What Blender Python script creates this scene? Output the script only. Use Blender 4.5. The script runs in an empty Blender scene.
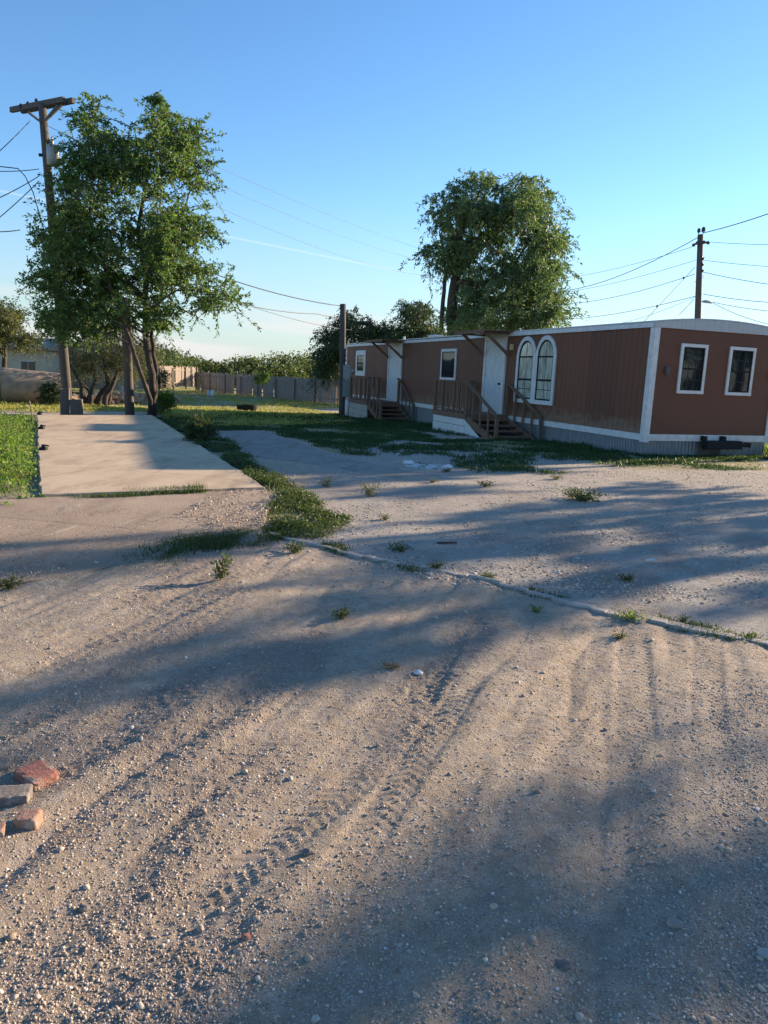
import bpy, math, random
import numpy as np
from mathutils import Vector, Matrix
random.seed(7); RNG = np.random.default_rng(7)
SC = bpy.context.scene
COL = SC.collection

# ------------------------------------------------------------------ camera
PITCH, ROLL, EYE, FPX = 0.186, 0.0424, 1.65, 740.0
fw = np.array([0, math.cos(PITCH), -math.sin(PITCH)]); u0 = np.array([0, math.sin(PITCH), math.cos(PITCH)])
rt = math.cos(ROLL)*np.array([1., 0, 0]) + math.sin(ROLL)*u0
up = math.cos(ROLL)*u0 - math.sin(ROLL)*np.array([1., 0, 0])
cd = bpy.data.cameras.new('camera'); cam = bpy.data.objects.new('camera', cd); COL.objects.link(cam)
cam.matrix_world = Matrix(((rt[0], up[0], -fw[0], 0), (rt[1], up[1], -fw[1], 0), (rt[2], up[2], -fw[2], EYE), (0, 0, 0, 1)))
cd.sensor_fit = 'VERTICAL'; cd.sensor_height = 36; cd.lens = FPX/1024*36
cd.clip_start = 0.05; cd.clip_end = 8000
SC.camera = cam

# ------------------------------------------------------------------ light
SUN_EL = math.radians(14.6); SUN_AZ = math.atan2(.835, .55)      # azimuth clockwise from +Y
SUN_DIR = Vector((math.sin(SUN_AZ)*math.cos(SUN_EL), math.cos(SUN_AZ)*math.cos(SUN_EL), math.sin(SUN_EL)))
W = bpy.data.worlds.new('World'); SC.world = W; W.use_nodes = True
nt = W.node_tree; nt.nodes.clear()
wo = nt.nodes.new('ShaderNodeOutputWorld'); bg = nt.nodes.new('ShaderNodeBackground'); sky = nt.nodes.new('ShaderNodeTexSky')
sky.sky_type = 'NISHITA'; sky.sun_disc = False; sky.sun_elevation = SUN_EL; sky.sun_rotation = SUN_AZ
sky.air_density = 1.0; sky.dust_density = 0.1; sky.ozone_density = 3.0; sky.altitude = 300
bg.inputs['Strength'].default_value = 0.093
def wn(t, **k):
    n = nt.nodes.new(t)
    for a, b in k.items(): setattr(n, a, b)
    return n
def wmath(op, a, b=None, c=None):
    n = wn('ShaderNodeMath', operation=op)
    for i, v in enumerate((a, b, c)):
        if v is None: continue
        if isinstance(v, (int, float)): n.inputs[i].default_value = v
        else: nt.links.new(v, n.inputs[i])
    return n.outputs[0]
tc = wn('ShaderNodeTexCoord'); sep = wn('ShaderNodeSeparateXYZ'); nt.links.new(tc.outputs['Generated'], sep.inputs[0])
X, Y, Z = sep.outputs
# thin cloud bank low on the horizon and a long contrail: real directions in the sky
nz = wn('ShaderNodeTexNoise'); nz.inputs['Scale'].default_value = 3.0; nz.inputs['Detail'].default_value = 7
mp = wn('ShaderNodeMapping'); mp.inputs['Scale'].default_value = (1, 1, 9); nt.links.new(tc.outputs['Generated'], mp.inputs[0]); nt.links.new(mp.outputs[0], nz.inputs['Vector'])
def ss(v, a, b):
    n = wn('ShaderNodeMapRange', interpolation_type='SMOOTHSTEP'); nt.links.new(v, n.inputs[0])
    n.inputs[1].default_value = a; n.inputs[2].default_value = b; return n.outputs[0]
lowband = wmath('MULTIPLY', ss(Z, -.01, .02), wmath('SUBTRACT', 1, ss(Z, .05, .10)))
cl = wmath('MULTIPLY', wmath('MULTIPLY', ss(nz.outputs[0], .45, .62), lowband), wmath('MULTIPLY', ss(X, .35, -.15), .75))
# contrail: great circle through two sky directions
def skyray(px, py):
    v = fw + rt*(px-384)/FPX - up*(py-512)/FPX; return v/np.linalg.norm(v)
ca, cb = skyray(210, 233), skyray(425, 276); cn = np.cross(ca, cb); cn /= np.linalg.norm(cn)
dp = wn('ShaderNodeVectorMath', operation='DOT_PRODUCT'); nt.links.new(tc.outputs['Generated'], dp.inputs[0]); dp.inputs[1].default_value = tuple(cn)
nw = wn('ShaderNodeTexNoise'); nw.inputs['Scale'].default_value = 25; nt.links.new(tc.outputs['Generated'], nw.inputs['Vector'])
dist = wmath('ABSOLUTE', wmath('ADD', dp.outputs['Value'], wmath('MULTIPLY', wmath('SUBTRACT', nw.outputs[0], .5), .0016)))
tr = wmath('MULTIPLY', wmath('SUBTRACT', 1, ss(dist, .0002, .0021)), wmath('MULTIPLY', ss(X, .14, -.05), .22))
tr = wmath('MULTIPLY', tr, ss(Y, 0.0, .2))
mx = wn('ShaderNodeMix', data_type='RGBA'); nt.links.new(cl, mx.inputs[0]); mx.inputs[7].default_value = (3.6, 3.5, 3.5, 1)
mx2 = wn('ShaderNodeMix', data_type='RGBA'); nt.links.new(tr, mx2.inputs[0]); mx2.inputs[7].default_value = (4.2, 4.4, 4.6, 1)
hsv = wn('ShaderNodeHueSaturation'); hsv.inputs['Hue'].default_value = .503; hsv.inputs['Saturation'].default_value = 1.13; nt.links.new(sky.outputs[0], hsv.inputs['Color'])
hz_ = wn('ShaderNodeMix', data_type='RGBA'); nt.links.new(wmath('MULTIPLY', ss(Z, .24, -.03), .8), hz_.inputs[0]); hz_.inputs[7].default_value = (2.0, 2.42, 2.7, 1)
nt.links.new(hsv.outputs[0], hz_.inputs[6]); nt.links.new(hz_.outputs[2], mx.inputs[6]); nt.links.new(mx.outputs[2], mx2.inputs[6])
nt.links.new(mx2.outputs[2], bg.inputs[0]); nt.links.new(bg.outputs[0], wo.inputs[0])
ld = bpy.data.lights.new('sun', 'SUN'); ld.energy = 4.6; ld.angle = math.radians(.6); ld.color = (1, .78, .55)
sun = bpy.data.objects.new('sun', ld); COL.objects.link(sun)
sun.rotation_euler = SUN_DIR.to_track_quat('Z', 'Y').to_euler(); sun.location = (30, 15, 30)
SC.view_settings.view_transform = 'Standard'; SC.view_settings.look = 'None'
SC.view_settings.exposure = 1.48; SC.view_settings.gamma = 1; SC.view_settings.use_curve_mapping = False

# ------------------------------------------------------------------ helpers
def sst(a, b, x):
    t = np.clip((np.asarray(x, float)-a)/(b-a), 0, 1); return t*t*(3-2*t)
_L = {}
def vnoise(x, y, seed=0):
    if seed not in _L: _L[seed] = np.random.default_rng(1000+seed).random((256, 256))
    g = _L[seed]; xi = np.floor(x).astype(int); yi = np.floor(y).astype(int); fx = x-xi; fy = y-yi
    fx = fx*fx*(3-2*fx); fy = fy*fy*(3-2*fy); a = xi & 255; b = yi & 255; a1 = (xi+1) & 255; b1 = (yi+1) & 255
    return (g[a, b]*(1-fx)+g[a1, b]*fx)*(1-fy)+(g[a, b1]*(1-fx)+g[a1, b1]*fx)*fy - .5
def fbm(x, y, seed=0, o=4):
    s = 0; a = 1
    for i in range(o): s = s+a*vnoise(x*2**i+i*17.3, y*2**i+i*5.1, seed+i); a *= .5
    return s
def zbase(x, y): return -.30*sst(15, 31, y)-.42*sst(29, 42, y)
def ground_z(x, y):
    x = np.asarray(x, float); y = np.asarray(y, float)
    near = 1-sst(9, 16, y)
    u = .95*x-.32*y + .12*np.sin(y*.9); v = .32*x+.95*y
    curb = x*.716+y*.70-4.15                                   # below the curb line -> tyre churned ground
    low = 1-sst(-.1, .25, (y-(6.43-.73*x)) )
    h = .020*fbm(x*.7, y*.7, 3, 3) + near*.006*fbm(x*4, y*4, 11, 3)
    rid = fbm(u*2.6, v*.45, 21, 3)
    h = h + near*low*(.060*np.abs(rid)+.040*fbm(u*1.3+.25*v*v*.2, v*.35, 23, 2)+.008*fbm(u*9, v*1.6, 31, 2))
    # churned stone clods where gravel has been thrown up
    clod = sst(.05, .35, fbm(u*2.2+9, v*.8, 41, 3))
    h = h + near*low*(.3+clod*.6)*.008*(vnoise(x*38, y*38, 51)+vnoise(x*75, y*75, 52)*.7)
    h = h + near*(1-low)*.004*fbm(x*8, y*8, 61, 2)
    for (ax, ay, bx, by, w) in TRACKS:
        dx, dy = bx-ax, by-ay; L = math.hypot(dx, dy); t = ((x-ax)*dx+(y-ay)*dy)/L; d = ((x-ax)*dy-(y-ay)*dx)/L
        m = (1-sst(w*.8, w*1.2, np.abs(d)))*sst(0, .3, t)*(1-sst(L-.3, L, t))
        h = h - m*.007 + m*.0019*np.sin((t+np.abs(d)*.7)*2*math.pi/.052)*sst(-.15, .1, vnoise(x*3, y*3, 71)+.1)
    return h + zbase(x, y)
TRACKS = [(-.95, 1.35, .05, 2.95, .085), (-.2, 1.9, .55, 3.9, .08), (1.15, 3.0, 1.75, 4.9, .10), (1.55, 3.2, 2.2, 4.75, .09), (.15, 3.3, .5, 4.6, .09), (-1.1, 1.2, -.45, 1.85, .10)]
def ray(px, py): return fw + rt*(px-384)/FPX - up*(py-512)/FPX
def G(px, py, z=None):                 # point on the ground seen at a pixel of the photograph
    d = ray(px, py); y = 10.
    zz = 0 if z is None else z
    for _ in range(12):
        t = (zz-EYE)/d[2]; q = d*t
        if z is None: zz = float(zbase(q[0], min(q[1], 200)))
    return Vector((q[0], q[1], zz))
def D(px, py, dep):                    # point at a given distance (Y)
    d = ray(px, py); t = dep/d[1]; return Vector((d[0]*t, dep, EYE+d[2]*t))

def new_mesh(name, V, F, mat=None, parent=None, smooth=False, loc=None):
    me = bpy.data.meshes.new(name); me.from_pydata([tuple(v) for v in V], [], F); me.update()
    return link(name, me, mat, parent, smooth, loc)
def link(name, me, mat, parent=None, smooth=False, loc=None):
    o = bpy.data.objects.new(name, me); COL.objects.link(o)
    if mat:
        for m in (mat if isinstance(mat, (list, tuple)) else [mat]): me.materials.append(m)
    if smooth: me.polygons.foreach_set('use_smooth', [True]*len(me.polygons))
    if parent: o.parent = parent
    if loc is not None: o.location = loc
    return o
def np_mesh(name, V, F, mat, parent=None, smooth=False, loc=None):   # V (n,3), F (m,k)
    V = np.asarray(V, np.float32); F = np.asarray(F, np.int32); k = F.shape[1]
    me = bpy.data.meshes.new(name); me.vertices.add(len(V)); me.vertices.foreach_set('co', V.ravel())
    me.loops.add(F.size); me.loops.foreach_set('vertex_index', F.ravel())
    me.polygons.add(len(F)); me.polygons.foreach_set('loop_start', np.arange(0, F.size, k, dtype=np.int32))
    me.polygons.foreach_set('loop_total', np.full(len(F), k, np.int32))
    me.update(calc_edges=True)
    return link(name, me, mat, parent, smooth, loc)
def tag(o, label=None, cat=None, group=None, kind=None):
    if label: o['label'] = label
    if cat: o['category'] = cat
    if group: o['group'] = group
    if kind: o['kind'] = kind
    return o
def thing(name, loc, label, cat, group=None, rz=0):
    o = bpy.data.objects.new(name, None); COL.objects.link(o); o.location = loc; o.rotation_euler = (0, 0, rz)
    o.empty_display_size = .2
    return tag(o, label, cat, group)
class MB:
    def __init__(s): s.V = []; s.F = []
    def add(s, V, F):
        b = len(s.V); s.V += [tuple(v) for v in V]; s.F += [tuple(b+i for i in f) for f in F]; return s
    def box(s, x0, x1, y0, y1, z0, z1):
        V = [(x, y, z) for x in (x0, x1) for y in (y0, y1) for z in (z0, z1)]
        return s.add(V, [(0, 1, 3, 2), (4, 6, 7, 5), (0, 4, 5, 1), (2, 3, 7, 6), (0, 2, 6, 4), (1, 5, 7, 3)])
    def beam(s, p, q, w, h, upv=(0, 0, 1)):
        p = Vector(p); q = Vector(q); d = (q-p).normalized(); u = Vector(upv)
        if abs(d.dot(u)) > .98: u = Vector((1, 0, 0))
        sd = d.cross(u).normalized(); u = sd.cross(d).normalized()
        V = [e+sd*(a*w/2)+u*(b*h/2) for e in (p, q) for a, b in ((-1, -1), (1, -1), (1, 1), (-1, 1))]
        return s.add(V, [(0, 3, 2, 1), (4, 5, 6, 7), (0, 1, 5, 4), (1, 2, 6, 5), (2, 3, 7, 6), (3, 0, 4, 7)])
    def tube(s, pts, rad, n=8, caps=True):
        pts = [Vector(p) for p in pts]; R = rad if isinstance(rad, (list, tuple)) else [rad]*len(pts)
        V = []; F = []; pd = None
        for i, p in enumerate(pts):
            d = (pts[min(i+1, len(pts)-1)]-pts[max(i-1, 0)]).normalized()
            a = Vector((0, 0, 1)) if abs(d.z) < .9 else Vector((1, 0, 0))
            if pd is not None: a = pd
            sd = (a-d*a.dot(d)).normalized(); pd = sd; u = d.cross(sd)
            for k in range(n):
                t = 2*math.pi*k/n; V.append(p+(sd*math.cos(t)+u*math.sin(t))*R[i])
        for i in range(len(pts)-1):
            for k in range(n):
                k2 = (k+1) % n; F.append((i*n+k, i*n+k2, (i+1)*n+k2, (i+1)*n+k))
        if caps: F.append(tuple(range(n))[::-1]); F.append(tuple((len(pts)-1)*n+k for k in range(n)))
        return s.add(V, F)
    def prism(s, poly, f, t):          # poly 2D -> f(a,b,c) point; thickness t along c
        n = len(poly); V = [f(a, b, 0) for a, b in poly]+[f(a, b, t) for a, b in poly]
        F = [tuple(range(n)), tuple(range(2*n-1, n-1, -1))]+[(i, i+n, (i+1) % n+n, (i+1) % n) for i in range(n)]
        return s.add(V, F)
    def build(s, name, mat, parent=None, smooth=False, loc=None, bevel=0):
        o = new_mesh(name, s.V, s.F, mat, parent, smooth, loc)
        if bevel:
            m = o.modifiers.new('b', 'BEVEL'); m.width = bevel; m.segments = 2
        return o

# ------------------------------------------------------------------ materials
class NB:
    def __init__(s, name):
        s.m = bpy.data.materials.new(name); s.m.use_nodes = True; s.t = s.m.node_tree; s.N = s.t.nodes
        s.b = s.N['Principled BSDF']; s.out = s.N['Material Output']
    def n(s, t, **k):
        o = s.N.new(t)
        for a, b in k.items(): setattr(o, a, b)
        return o
    def l(s, a, b): s.t.links.new(a, b)
    def coord(s, kind='Object'): return s.n('ShaderNodeTexCoord').outputs[kind]
    def mapping(s, v, scale=(1, 1, 1), rot=(0, 0, 0)):
        m = s.n('ShaderNodeMapping'); m.inputs['Scale'].default_value = scale; m.inputs['Rotation'].default_value = rot; s.l(v, m.inputs[0]); return m.outputs[0]
    def noise(s, v, sc, det=5, rough=.55, out=0):
        n = s.n('ShaderNodeTexNoise'); n.inputs['Scale'].default_value = sc; n.inputs['Detail'].default_value = det; n.inputs['Roughness'].default_value = rough; s.l(v, n.inputs['Vector']); return n.outputs[out]
    def vor(s, v, sc, out=0, feat='F1'):
        n = s.n('ShaderNodeTexVoronoi', feature=feat); n.inputs['Scale'].default_value = sc; s.l(v, n.inputs['Vector']); return n.outputs[out]
    def ramp(s, f, stops):
        r = s.n('ShaderNodeValToRGB'); e = r.color_ramp.elements
        while len(e) < len(stops): e.new(.5)
        for i, (p, c) in enumerate(stops): e[i].position = p; e[i].color = (*c, 1) if len(c) == 3 else c
        s.l(f, r.inputs[0]); return r.outputs[0]
    def rng(s, f, a, b, c=0, d=1):
        r = s.n('ShaderNodeMapRange'); s.l(f, r.inputs[0])
        for i, v in enumerate((a, b, c, d)): r.inputs[1+i].default_value = v
        return r.outputs[0]
    def mix(s, f, a, b, mode='MIX'):
        m = s.n('ShaderNodeMix', data_type='RGBA', blend_type=mode)
        for i, v in ((0, f), (6, a), (7, b)):
            if isinstance(v, (int, float)): m.inputs[i].default_value = v
            elif isinstance(v, tuple): m.inputs[i].default_value = (*v, 1)
            else: s.l(v, m.inputs[i])
        return m.outputs[2]
    def math(s, op, a, b=None):
        m = s.n('ShaderNodeMath', operation=op)
        for i, v in enumerate((a, b)):
            if v is None: continue
            if isinstance(v, (int, float)): m.inputs[i].default_value = v
            else: s.l(v, m.inputs[i])
        return m.outputs[0]
    def attr(s, nm): a = s.n('ShaderNodeAttribute'); a.attribute_name = nm; return a.outputs['Fac']
    def col(s, c):
        if isinstance(c, tuple): s.b.inputs['Base Color'].default_value = (*c, 1)
        else: s.l(c, s.b.inputs['Base Color'])
    def bump(s, h, dist=.01, st=1.0, prev=None):
        b = s.n('ShaderNodeBump'); b.inputs['Distance'].default_value = dist; b.inputs['Strength'].default_value = st; s.l(h, b.inputs['Height'])
        if prev is not None: s.l(prev, b.inputs['Normal'])
        s.l(b.outputs[0], s.b.inputs['Normal']); return b.outputs[0]
    def set(s, **k):
        for a, b in k.items(): s.b.inputs[a.replace('_', ' ')].default_value = b
        return s
def paint(name, c, c2=None, rough=.6, sc=6, bumpd=.002, streak=None, metal=0):
    q = NB(name); v = q.coord()
    if streak: v2 = q.mapping(v, streak)
    else: v2 = v
    c2 = c2 or tuple(x*.8 for x in c)
    f = q.rng(q.noise(v2, sc, 8, .65), .35, .68)
    f2 = q.rng(q.noise(v, sc*.35, 4), .3, .7)
    base = q.mix(f, c2, c); base = q.mix(q.math('MULTIPLY', f2, .35), base, tuple(x*.78 for x in c))
    q.col(base); q.set(Roughness=rough, Metallic=metal)
    q.bump(q.noise(v2, sc*8, 4), bumpd); return q.m
def wood(name, c, c2, rough=.85, axis='z', sc=3):
    st = {'x': (1.2, 18, 18), 'y': (18, 1.2, 18), 'z': (18, 18, 1.2)}[axis]
    q = NB(name); v = q.coord(); g = q.noise(q.mapping(v, st), sc, 8, .7); w = q.noise(v, 1.4, 3)
    q.col(q.mix(q.math('MULTIPLY', w, .5), q.mix(q.rng(g, .35, .7), c2, c), tuple(x*.6 for x in c)))
    q.set(Roughness=rough); q.bump(g, .006); return q.m
M = {}
M['brown'] = paint('brown_siding_paint', (.185, .064, .028), (.14, .051, .025), .62, 2.6, .002, (8, 8, .35))
def weather(m):
    t = m.node_tree; b = t.nodes['Principled BSDF']; src = b.inputs['Base Color'].links[0].from_socket; N = t.nodes; L_ = t.links
    tcx = N.new('ShaderNodeTexCoord'); sp = N.new('ShaderNodeSeparateXYZ'); L_.new(tcx.outputs['Object'], sp.inputs[0])
    dv = N.new('ShaderNodeMath'); dv.operation = 'DIVIDE'; dv.inputs[1].default_value = 1.22; L_.new(sp.outputs[0], dv.inputs[0])
    fl = N.new('ShaderNodeMath'); fl.operation = 'FLOOR'; L_.new(dv.outputs[0], fl.inputs[0])
    wn_ = N.new('ShaderNodeTexWhiteNoise'); wn_.noise_dimensions = '1D'; L_.new(fl.outputs[0], wn_.inputs['W'])
    mr = N.new('ShaderNodeMapRange'); mr.inputs[3].default_value = .82; mr.inputs[4].default_value = 1.15; L_.new(wn_.outputs[0], mr.inputs[0])
    hv = N.new('ShaderNodeHueSaturation'); L_.new(mr.outputs[0], hv.inputs['Value']); L_.new(src, hv.inputs['Color'])
    nz_ = N.new('ShaderNodeTexNoise'); nz_.inputs['Scale'].default_value = 5; nz_.inputs['Detail'].default_value = 8; L_.new(tcx.outputs['Object'], nz_.inputs['Vector'])
    ad = N.new('ShaderNodeMath'); ad.operation = 'MULTIPLY_ADD'; ad.inputs[1].default_value = -1.1; L_.new(nz_.outputs[0], ad.inputs[0]); L_.new(sp.outputs[2], ad.inputs[2])
    m2 = N.new('ShaderNodeMapRange'); m2.inputs[1].default_value = .35; m2.inputs[2].default_value = -.05; m2.inputs[4].default_value = .5; L_.new(ad.outputs[0], m2.inputs[0])
    mxx = N.new('ShaderNodeMix'); mxx.data_type = 'RGBA'; mxx.inputs[7].default_value = (.30, .22, .15, 1); L_.new(m2.outputs[0], mxx.inputs[0]); L_.new(hv.outputs[0], mxx.inputs[6]); L_.new(mxx.outputs[2], b.inputs['Base Color'])
weather(M['brown'])
M['brown_end'] = paint('brown_end_paint', (.145, .053, .026), (.12, .045, .024), .6, 1.6, .002)
M['white'] = paint('white_trim_paint', (.76, .76, .74), (.56, .55, .52), .5, 7)
M['roofmetal'] = paint('roof_metal', (.55, .57, .58), (.42, .43, .43), .45, 3, .002, (1, 6, 1), .3)
M['galv'] = paint('galvanised_skirting', (.25, .285, .31), (.15, .17, .185), .5, 4, .001, (4, 4, .8), .55)
M['porchwood'] = wood('porch_wood', (.27, .155, .09), (.14, .08, .048))
M['graywood'] = wood('weathered_wood', (.17, .148, .128), (.08, .068, .058))
M['polewood'] = wood('utility_pole_wood', (.125, .108, .095), (.06, .05, .044))
M['fencewood'] = wood('fence_wood', (.38, .31, .245), (.18, .145, .115))
M['black'] = paint('black_metal', (.010, .010, .012), None, .85)
M['darkgrey'] = paint('meter_box_grey', (.34, .37, .37), None, .5)
M['transformer'] = paint('transformer_grey', (.36, .37, .37), None, .4)
M['wire'] = paint('wire_rubber', (.03, .03, .035), None, .6)
M['porcelain'] = paint('insulator', (.06, .045, .04), None, .2)
M['door'] = paint('door_paint', (.66, .70, .72), (.50, .53, .54), .45, 6)
M['tanpanel'] = paint('porch_base_panel', (.48, .45, .38), (.36, .33, .27), .8, 3)
M['housewall'] = paint('house_stucco', (.66, .54, .37), (.54, .44, .30), .9, 2)
M['houseroof'] = paint('house_roof', (.30, .24, .18), None, .9, 4)
M['tank'] = paint('tank_tan', (.52, .37, .235), (.28, .19, .125), .8, 4)
M['cream'] = paint('tank_cream', (.62, .52, .30), (.5, .4, .2), .7, 4)
M['orange'] = paint('orange_paint', (.7, .2, .05), None, .6)
def glassmat(name, c, spec):
    q = NB(name); v = q.coord(); q.col(q.mix(q.rng(q.noise(q.mapping(v, (3, 3, 1)), 2.5, 5), .35, .65), c, tuple(x*.45 for x in c)))
    q.set(Roughness=.04, Specular_IOR_Level=.5, IOR=spec); q.bump(q.noise(v, 1.3, 2), .012, .3); return q.m
M['glass'] = glassmat('window_glass', (.02, .028, .03), 1.5)
M['glass_pale'] = glassmat('curtain_and_reflection_glass', (.60, .64, .52), 1.8)  # pale curtain tone, brightened with reflected sky painted into the base colour
def leafmat(name, c1, c2, trans=.35):
    q = NB(name); g = q.n('ShaderNodeNewGeometry'); q.N.remove(q.b)
    col = q.ramp(g.outputs['Random Per Island'], [(0, c2), (.5, tuple((a+b)/2 for a, b in zip(c1, c2))), (.85, c1), (1, (c1[0]*1.5, c1[1]*1.3, c1[2]))])
    d = q.n('ShaderNodeBsdfPrincipled'); d.inputs['Roughness'].default_value = .55; d.inputs['Specular IOR Level'].default_value = .35
    t = q.n('ShaderNodeBsdfTranslucent'); q.l(col, d.inputs['Base Color'])
    q.l(q.mix(1.0, col, (1.25, 1.25, .6), 'MULTIPLY'), t.inputs['Color'])
    m = q.n('ShaderNodeMixShader'); m.inputs[0].default_value = trans; q.l(d.outputs[0], m.inputs[1]); q.l(t.outputs[0], m.inputs[2]); q.l(m.outputs[0], q.out.inputs[0])
    return q.m
M['leaf_elm'] = leafmat('elm_leaves', (.075, .125, .025), (.028, .055, .014), .42)
M['leaf_elm2'] = leafmat('elm_leaves_bright', (.13, .22, .062), (.052, .105, .036), .45)
M['leaf_willow'] = leafmat('willow_leaves', (.135, .215, .095), (.065, .115, .055), .38)
M['leaf_dark'] = leafmat('dark_leaves', (.050, .095, .030), (.022, .045, .015), .3)
M['leaf_mesq'] = leafmat('mesquite_leaves', (.13, .15, .065), (.07, .09, .04), .45)
M['leaf_far'] = leafmat('treeline_leaves', (.085, .12, .045), (.04, .062, .028), .45)
M['weed'] = leafmat('weed_leaves', (.085, .125, .045), (.038, .062, .024), .4)
M['lush'] = leafmat('lush_weeds', (.17, .27, .05), (.08, .15, .028), .45)
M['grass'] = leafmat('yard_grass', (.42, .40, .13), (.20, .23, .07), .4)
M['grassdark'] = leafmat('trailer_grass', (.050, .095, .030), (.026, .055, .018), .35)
M['dry'] = leafmat('dry_stalks', (.30, .24, .14), (.16, .12, .07), .2)
q = NB('bark'); v = q.coord(); g_ = q.noise(q.mapping(v, (7, 7, 1.6)), 2.5, 8, .7)
q.col(q.ramp(g_, [(.3, (.028, .021, .017)), (.55, (.075, .058, .046)), (.75, (.14, .115, .09))])); q.set(Roughness=.95); q.bump(g_, .03); M['bark'] = q.m

# concrete
def concrete(name, a, b, dirt):
    q = NB(name); v = q.coord('Object')
    f = q.rng(q.noise(v, 1.1, 9, .62), .32, .68); base = q.mix(f, a, b)
    st = q.rng(q.noise(q.mapping(v, (2.0, .5, 1)), 1.3, 6), .5, .68); base = q.mix(q.math('MULTIPLY', st, .7), base, dirt); base = q.mix(q.math('MULTIPLY', q.rng(q.noise(q.mapping(v, (1, .35, 1), (0, 0, .4)), 2.6, 10, .75), .5, .62), .5), base, tuple(x*.8 for x in dirt)); base = q.mix(q.math('MULTIPLY', q.rng(q.vor(v, .35, 0, 'DISTANCE_TO_EDGE'), .012, .0), .45), base, tuple(x*.5 for x in dirt))
    sp = q.rng(q.noise(v, 70, 4), .35, .65); base = q.mix(q.math('MULTIPLY', sp, .3), base, tuple(x*.6 for x in b))
    q.col(base); q.set(Roughness=.92); n1 = q.bump(q.noise(v, 60, 5), .006); return q
M['pad'] = concrete('pad_concrete', (.64, .49, .325), (.54, .405, .265), (.38, .275, .175)).m
q = concrete('old_concrete', (.48, .37, .27), (.40, .305, .225), (.32, .24, .175))
M['slab2'] = q.m
q.bump(q.noise(q.coord('Object'), 45, 8, .8), .03, 1.0)
M['path'] = concrete('path_concrete', (.33, .29, .25), (.27, .235, .20), (.20, .17, .14)).m
M['curb'] = concrete('curb_concrete', (.46, .42, .37), (.36, .32, .28), (.27, .23, .19)).m

# ground
q = NB('ground'); v = q.coord('Object')
q.l(v, q.n('ShaderNodeSeparateXYZ').inputs[0])
cal = q.attr('caliche'); gr = q.attr('grassy'); gv = q.attr('gravelly')
rotv = q.mapping(v, (2.6, .55, 1), (0, 0, math.radians(18.5)))
sand = q.mix(q.rng(q.noise(rotv, 1.2, 7, .6), .35, .65), (.475, .378, .268), (.565, .46, .335))
sand = q.mix(q.rng(q.noise(v, 14, 6, .7), .4, .75), sand, (.33, .255, .19))
sand = q.mix(q.math('MULTIPLY', q.rng(q.noise(v, 5.5, 10, .75), .5, .68), .5), sand, (.27, .21, .16))
gry0 = q.mix(q.rng(q.noise(v, 1.0, 8, .65), .33, .66), (.345, .315, .27), (.47, .435, .375))
gry = q.mix(q.math('MULTIPLY', q.rng(q.noise(v, 3.5, 12, .8), .48, .66), .6), gry0, (.25, .205, .165))
base = q.mix(cal, sand, gry)
cell = q.vor(v, 115, 1); chip = q.math('MULTIPLY', q.rng(q.vor(v, 115, 0), .55, .15), q.rng(q.noise(v, 9, 5), .36, .56))
hs = q.n('ShaderNodeHueSaturation'); hs.inputs['Saturation'].default_value = .18; hs.inputs['Value'].default_value = .75; q.l(cell, hs.inputs['Color'])
base = q.mix(q.math('MULTIPLY', chip, .75), base, hs.outputs[0])
cell2 = q.vor(v, 38, 1); hs2 = q.n('ShaderNodeHueSaturation'); hs2.inputs['Saturation'].default_value = .15; hs2.inputs['Value'].default_value = .6; q.l(cell2, hs2.inputs['Color'])
base = q.mix(q.math('MULTIPLY', q.math('MULTIPLY', q.rng(q.vor(v, 38, 0), .5, .2), gv), .5), base, hs2.outputs[0])
base = q.mix(q.math('MULTIPLY', gv, .5), base, (.24, .195, .16))
soil = q.mix(q.rng(q.noise(v, 2.2, 8, .7), .38, .62), (.40, .33, .18), (.21, .21, .08))
base = q.mix(gr, base, soil)
q.col(base); q.set(Roughness=.95, Specular_IOR_Level=.2)
b1 = q.bump(q.vor(v, 115, 0), -.006, .9)
b2 = q.bump(q.noise(v, 260, 4, .7), .004, .9, b1)
b3 = q.bump(q.noise(v, 34, 6, .7), .014, .9, b2)
b4 = q.bump(q.noise(v, 11, 8, .8), .035, .8, b3)
M['ground'] = q.m
q = NB('pebbles'); g = q.n('ShaderNodeNewGeometry')
q.col(q.ramp(g.outputs['Random Per Island'], [(0, (.20, .16, .13)), (.22, (.34, .265, .20)), (.6, (.46, .365, .275)), (.9, (.53, .44, .35)), (.985, (.60, .54, .47)), (1, (.76, .73, .70))]))
q.set(Roughness=.85, Specular_IOR_Level=.3); q.bump(q.noise(q.coord(), 260, 3), .002); M['pebble'] = q.m
def brickmat(name, c, c2, mortar):
    q = NB(name); v = q.coord(); b = q.mix(q.rng(q.noise(v, 22, 8, .7), .35, .65), c, c2)
    q.col(q.mix(q.rng(q.noise(v, 14, 8), .54, .64), b, mortar)); q.set(Roughness=.95); q.bump(q.noise(v, 60, 6, .7), .01); return q.m
M['brick'] = brickmat('red_brick', (.40, .165, .115), (.27, .12, .09), (.42, .33, .26))
M['brickgrey'] = brickmat('grey_brick', (.20, .175, .16), (.14, .12, .11), (.30, .26, .22))
M['brickpale'] = brickmat('pale_brick', (.42, .22, .15), (.32, .20, .15), (.45, .37, .29))

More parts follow.
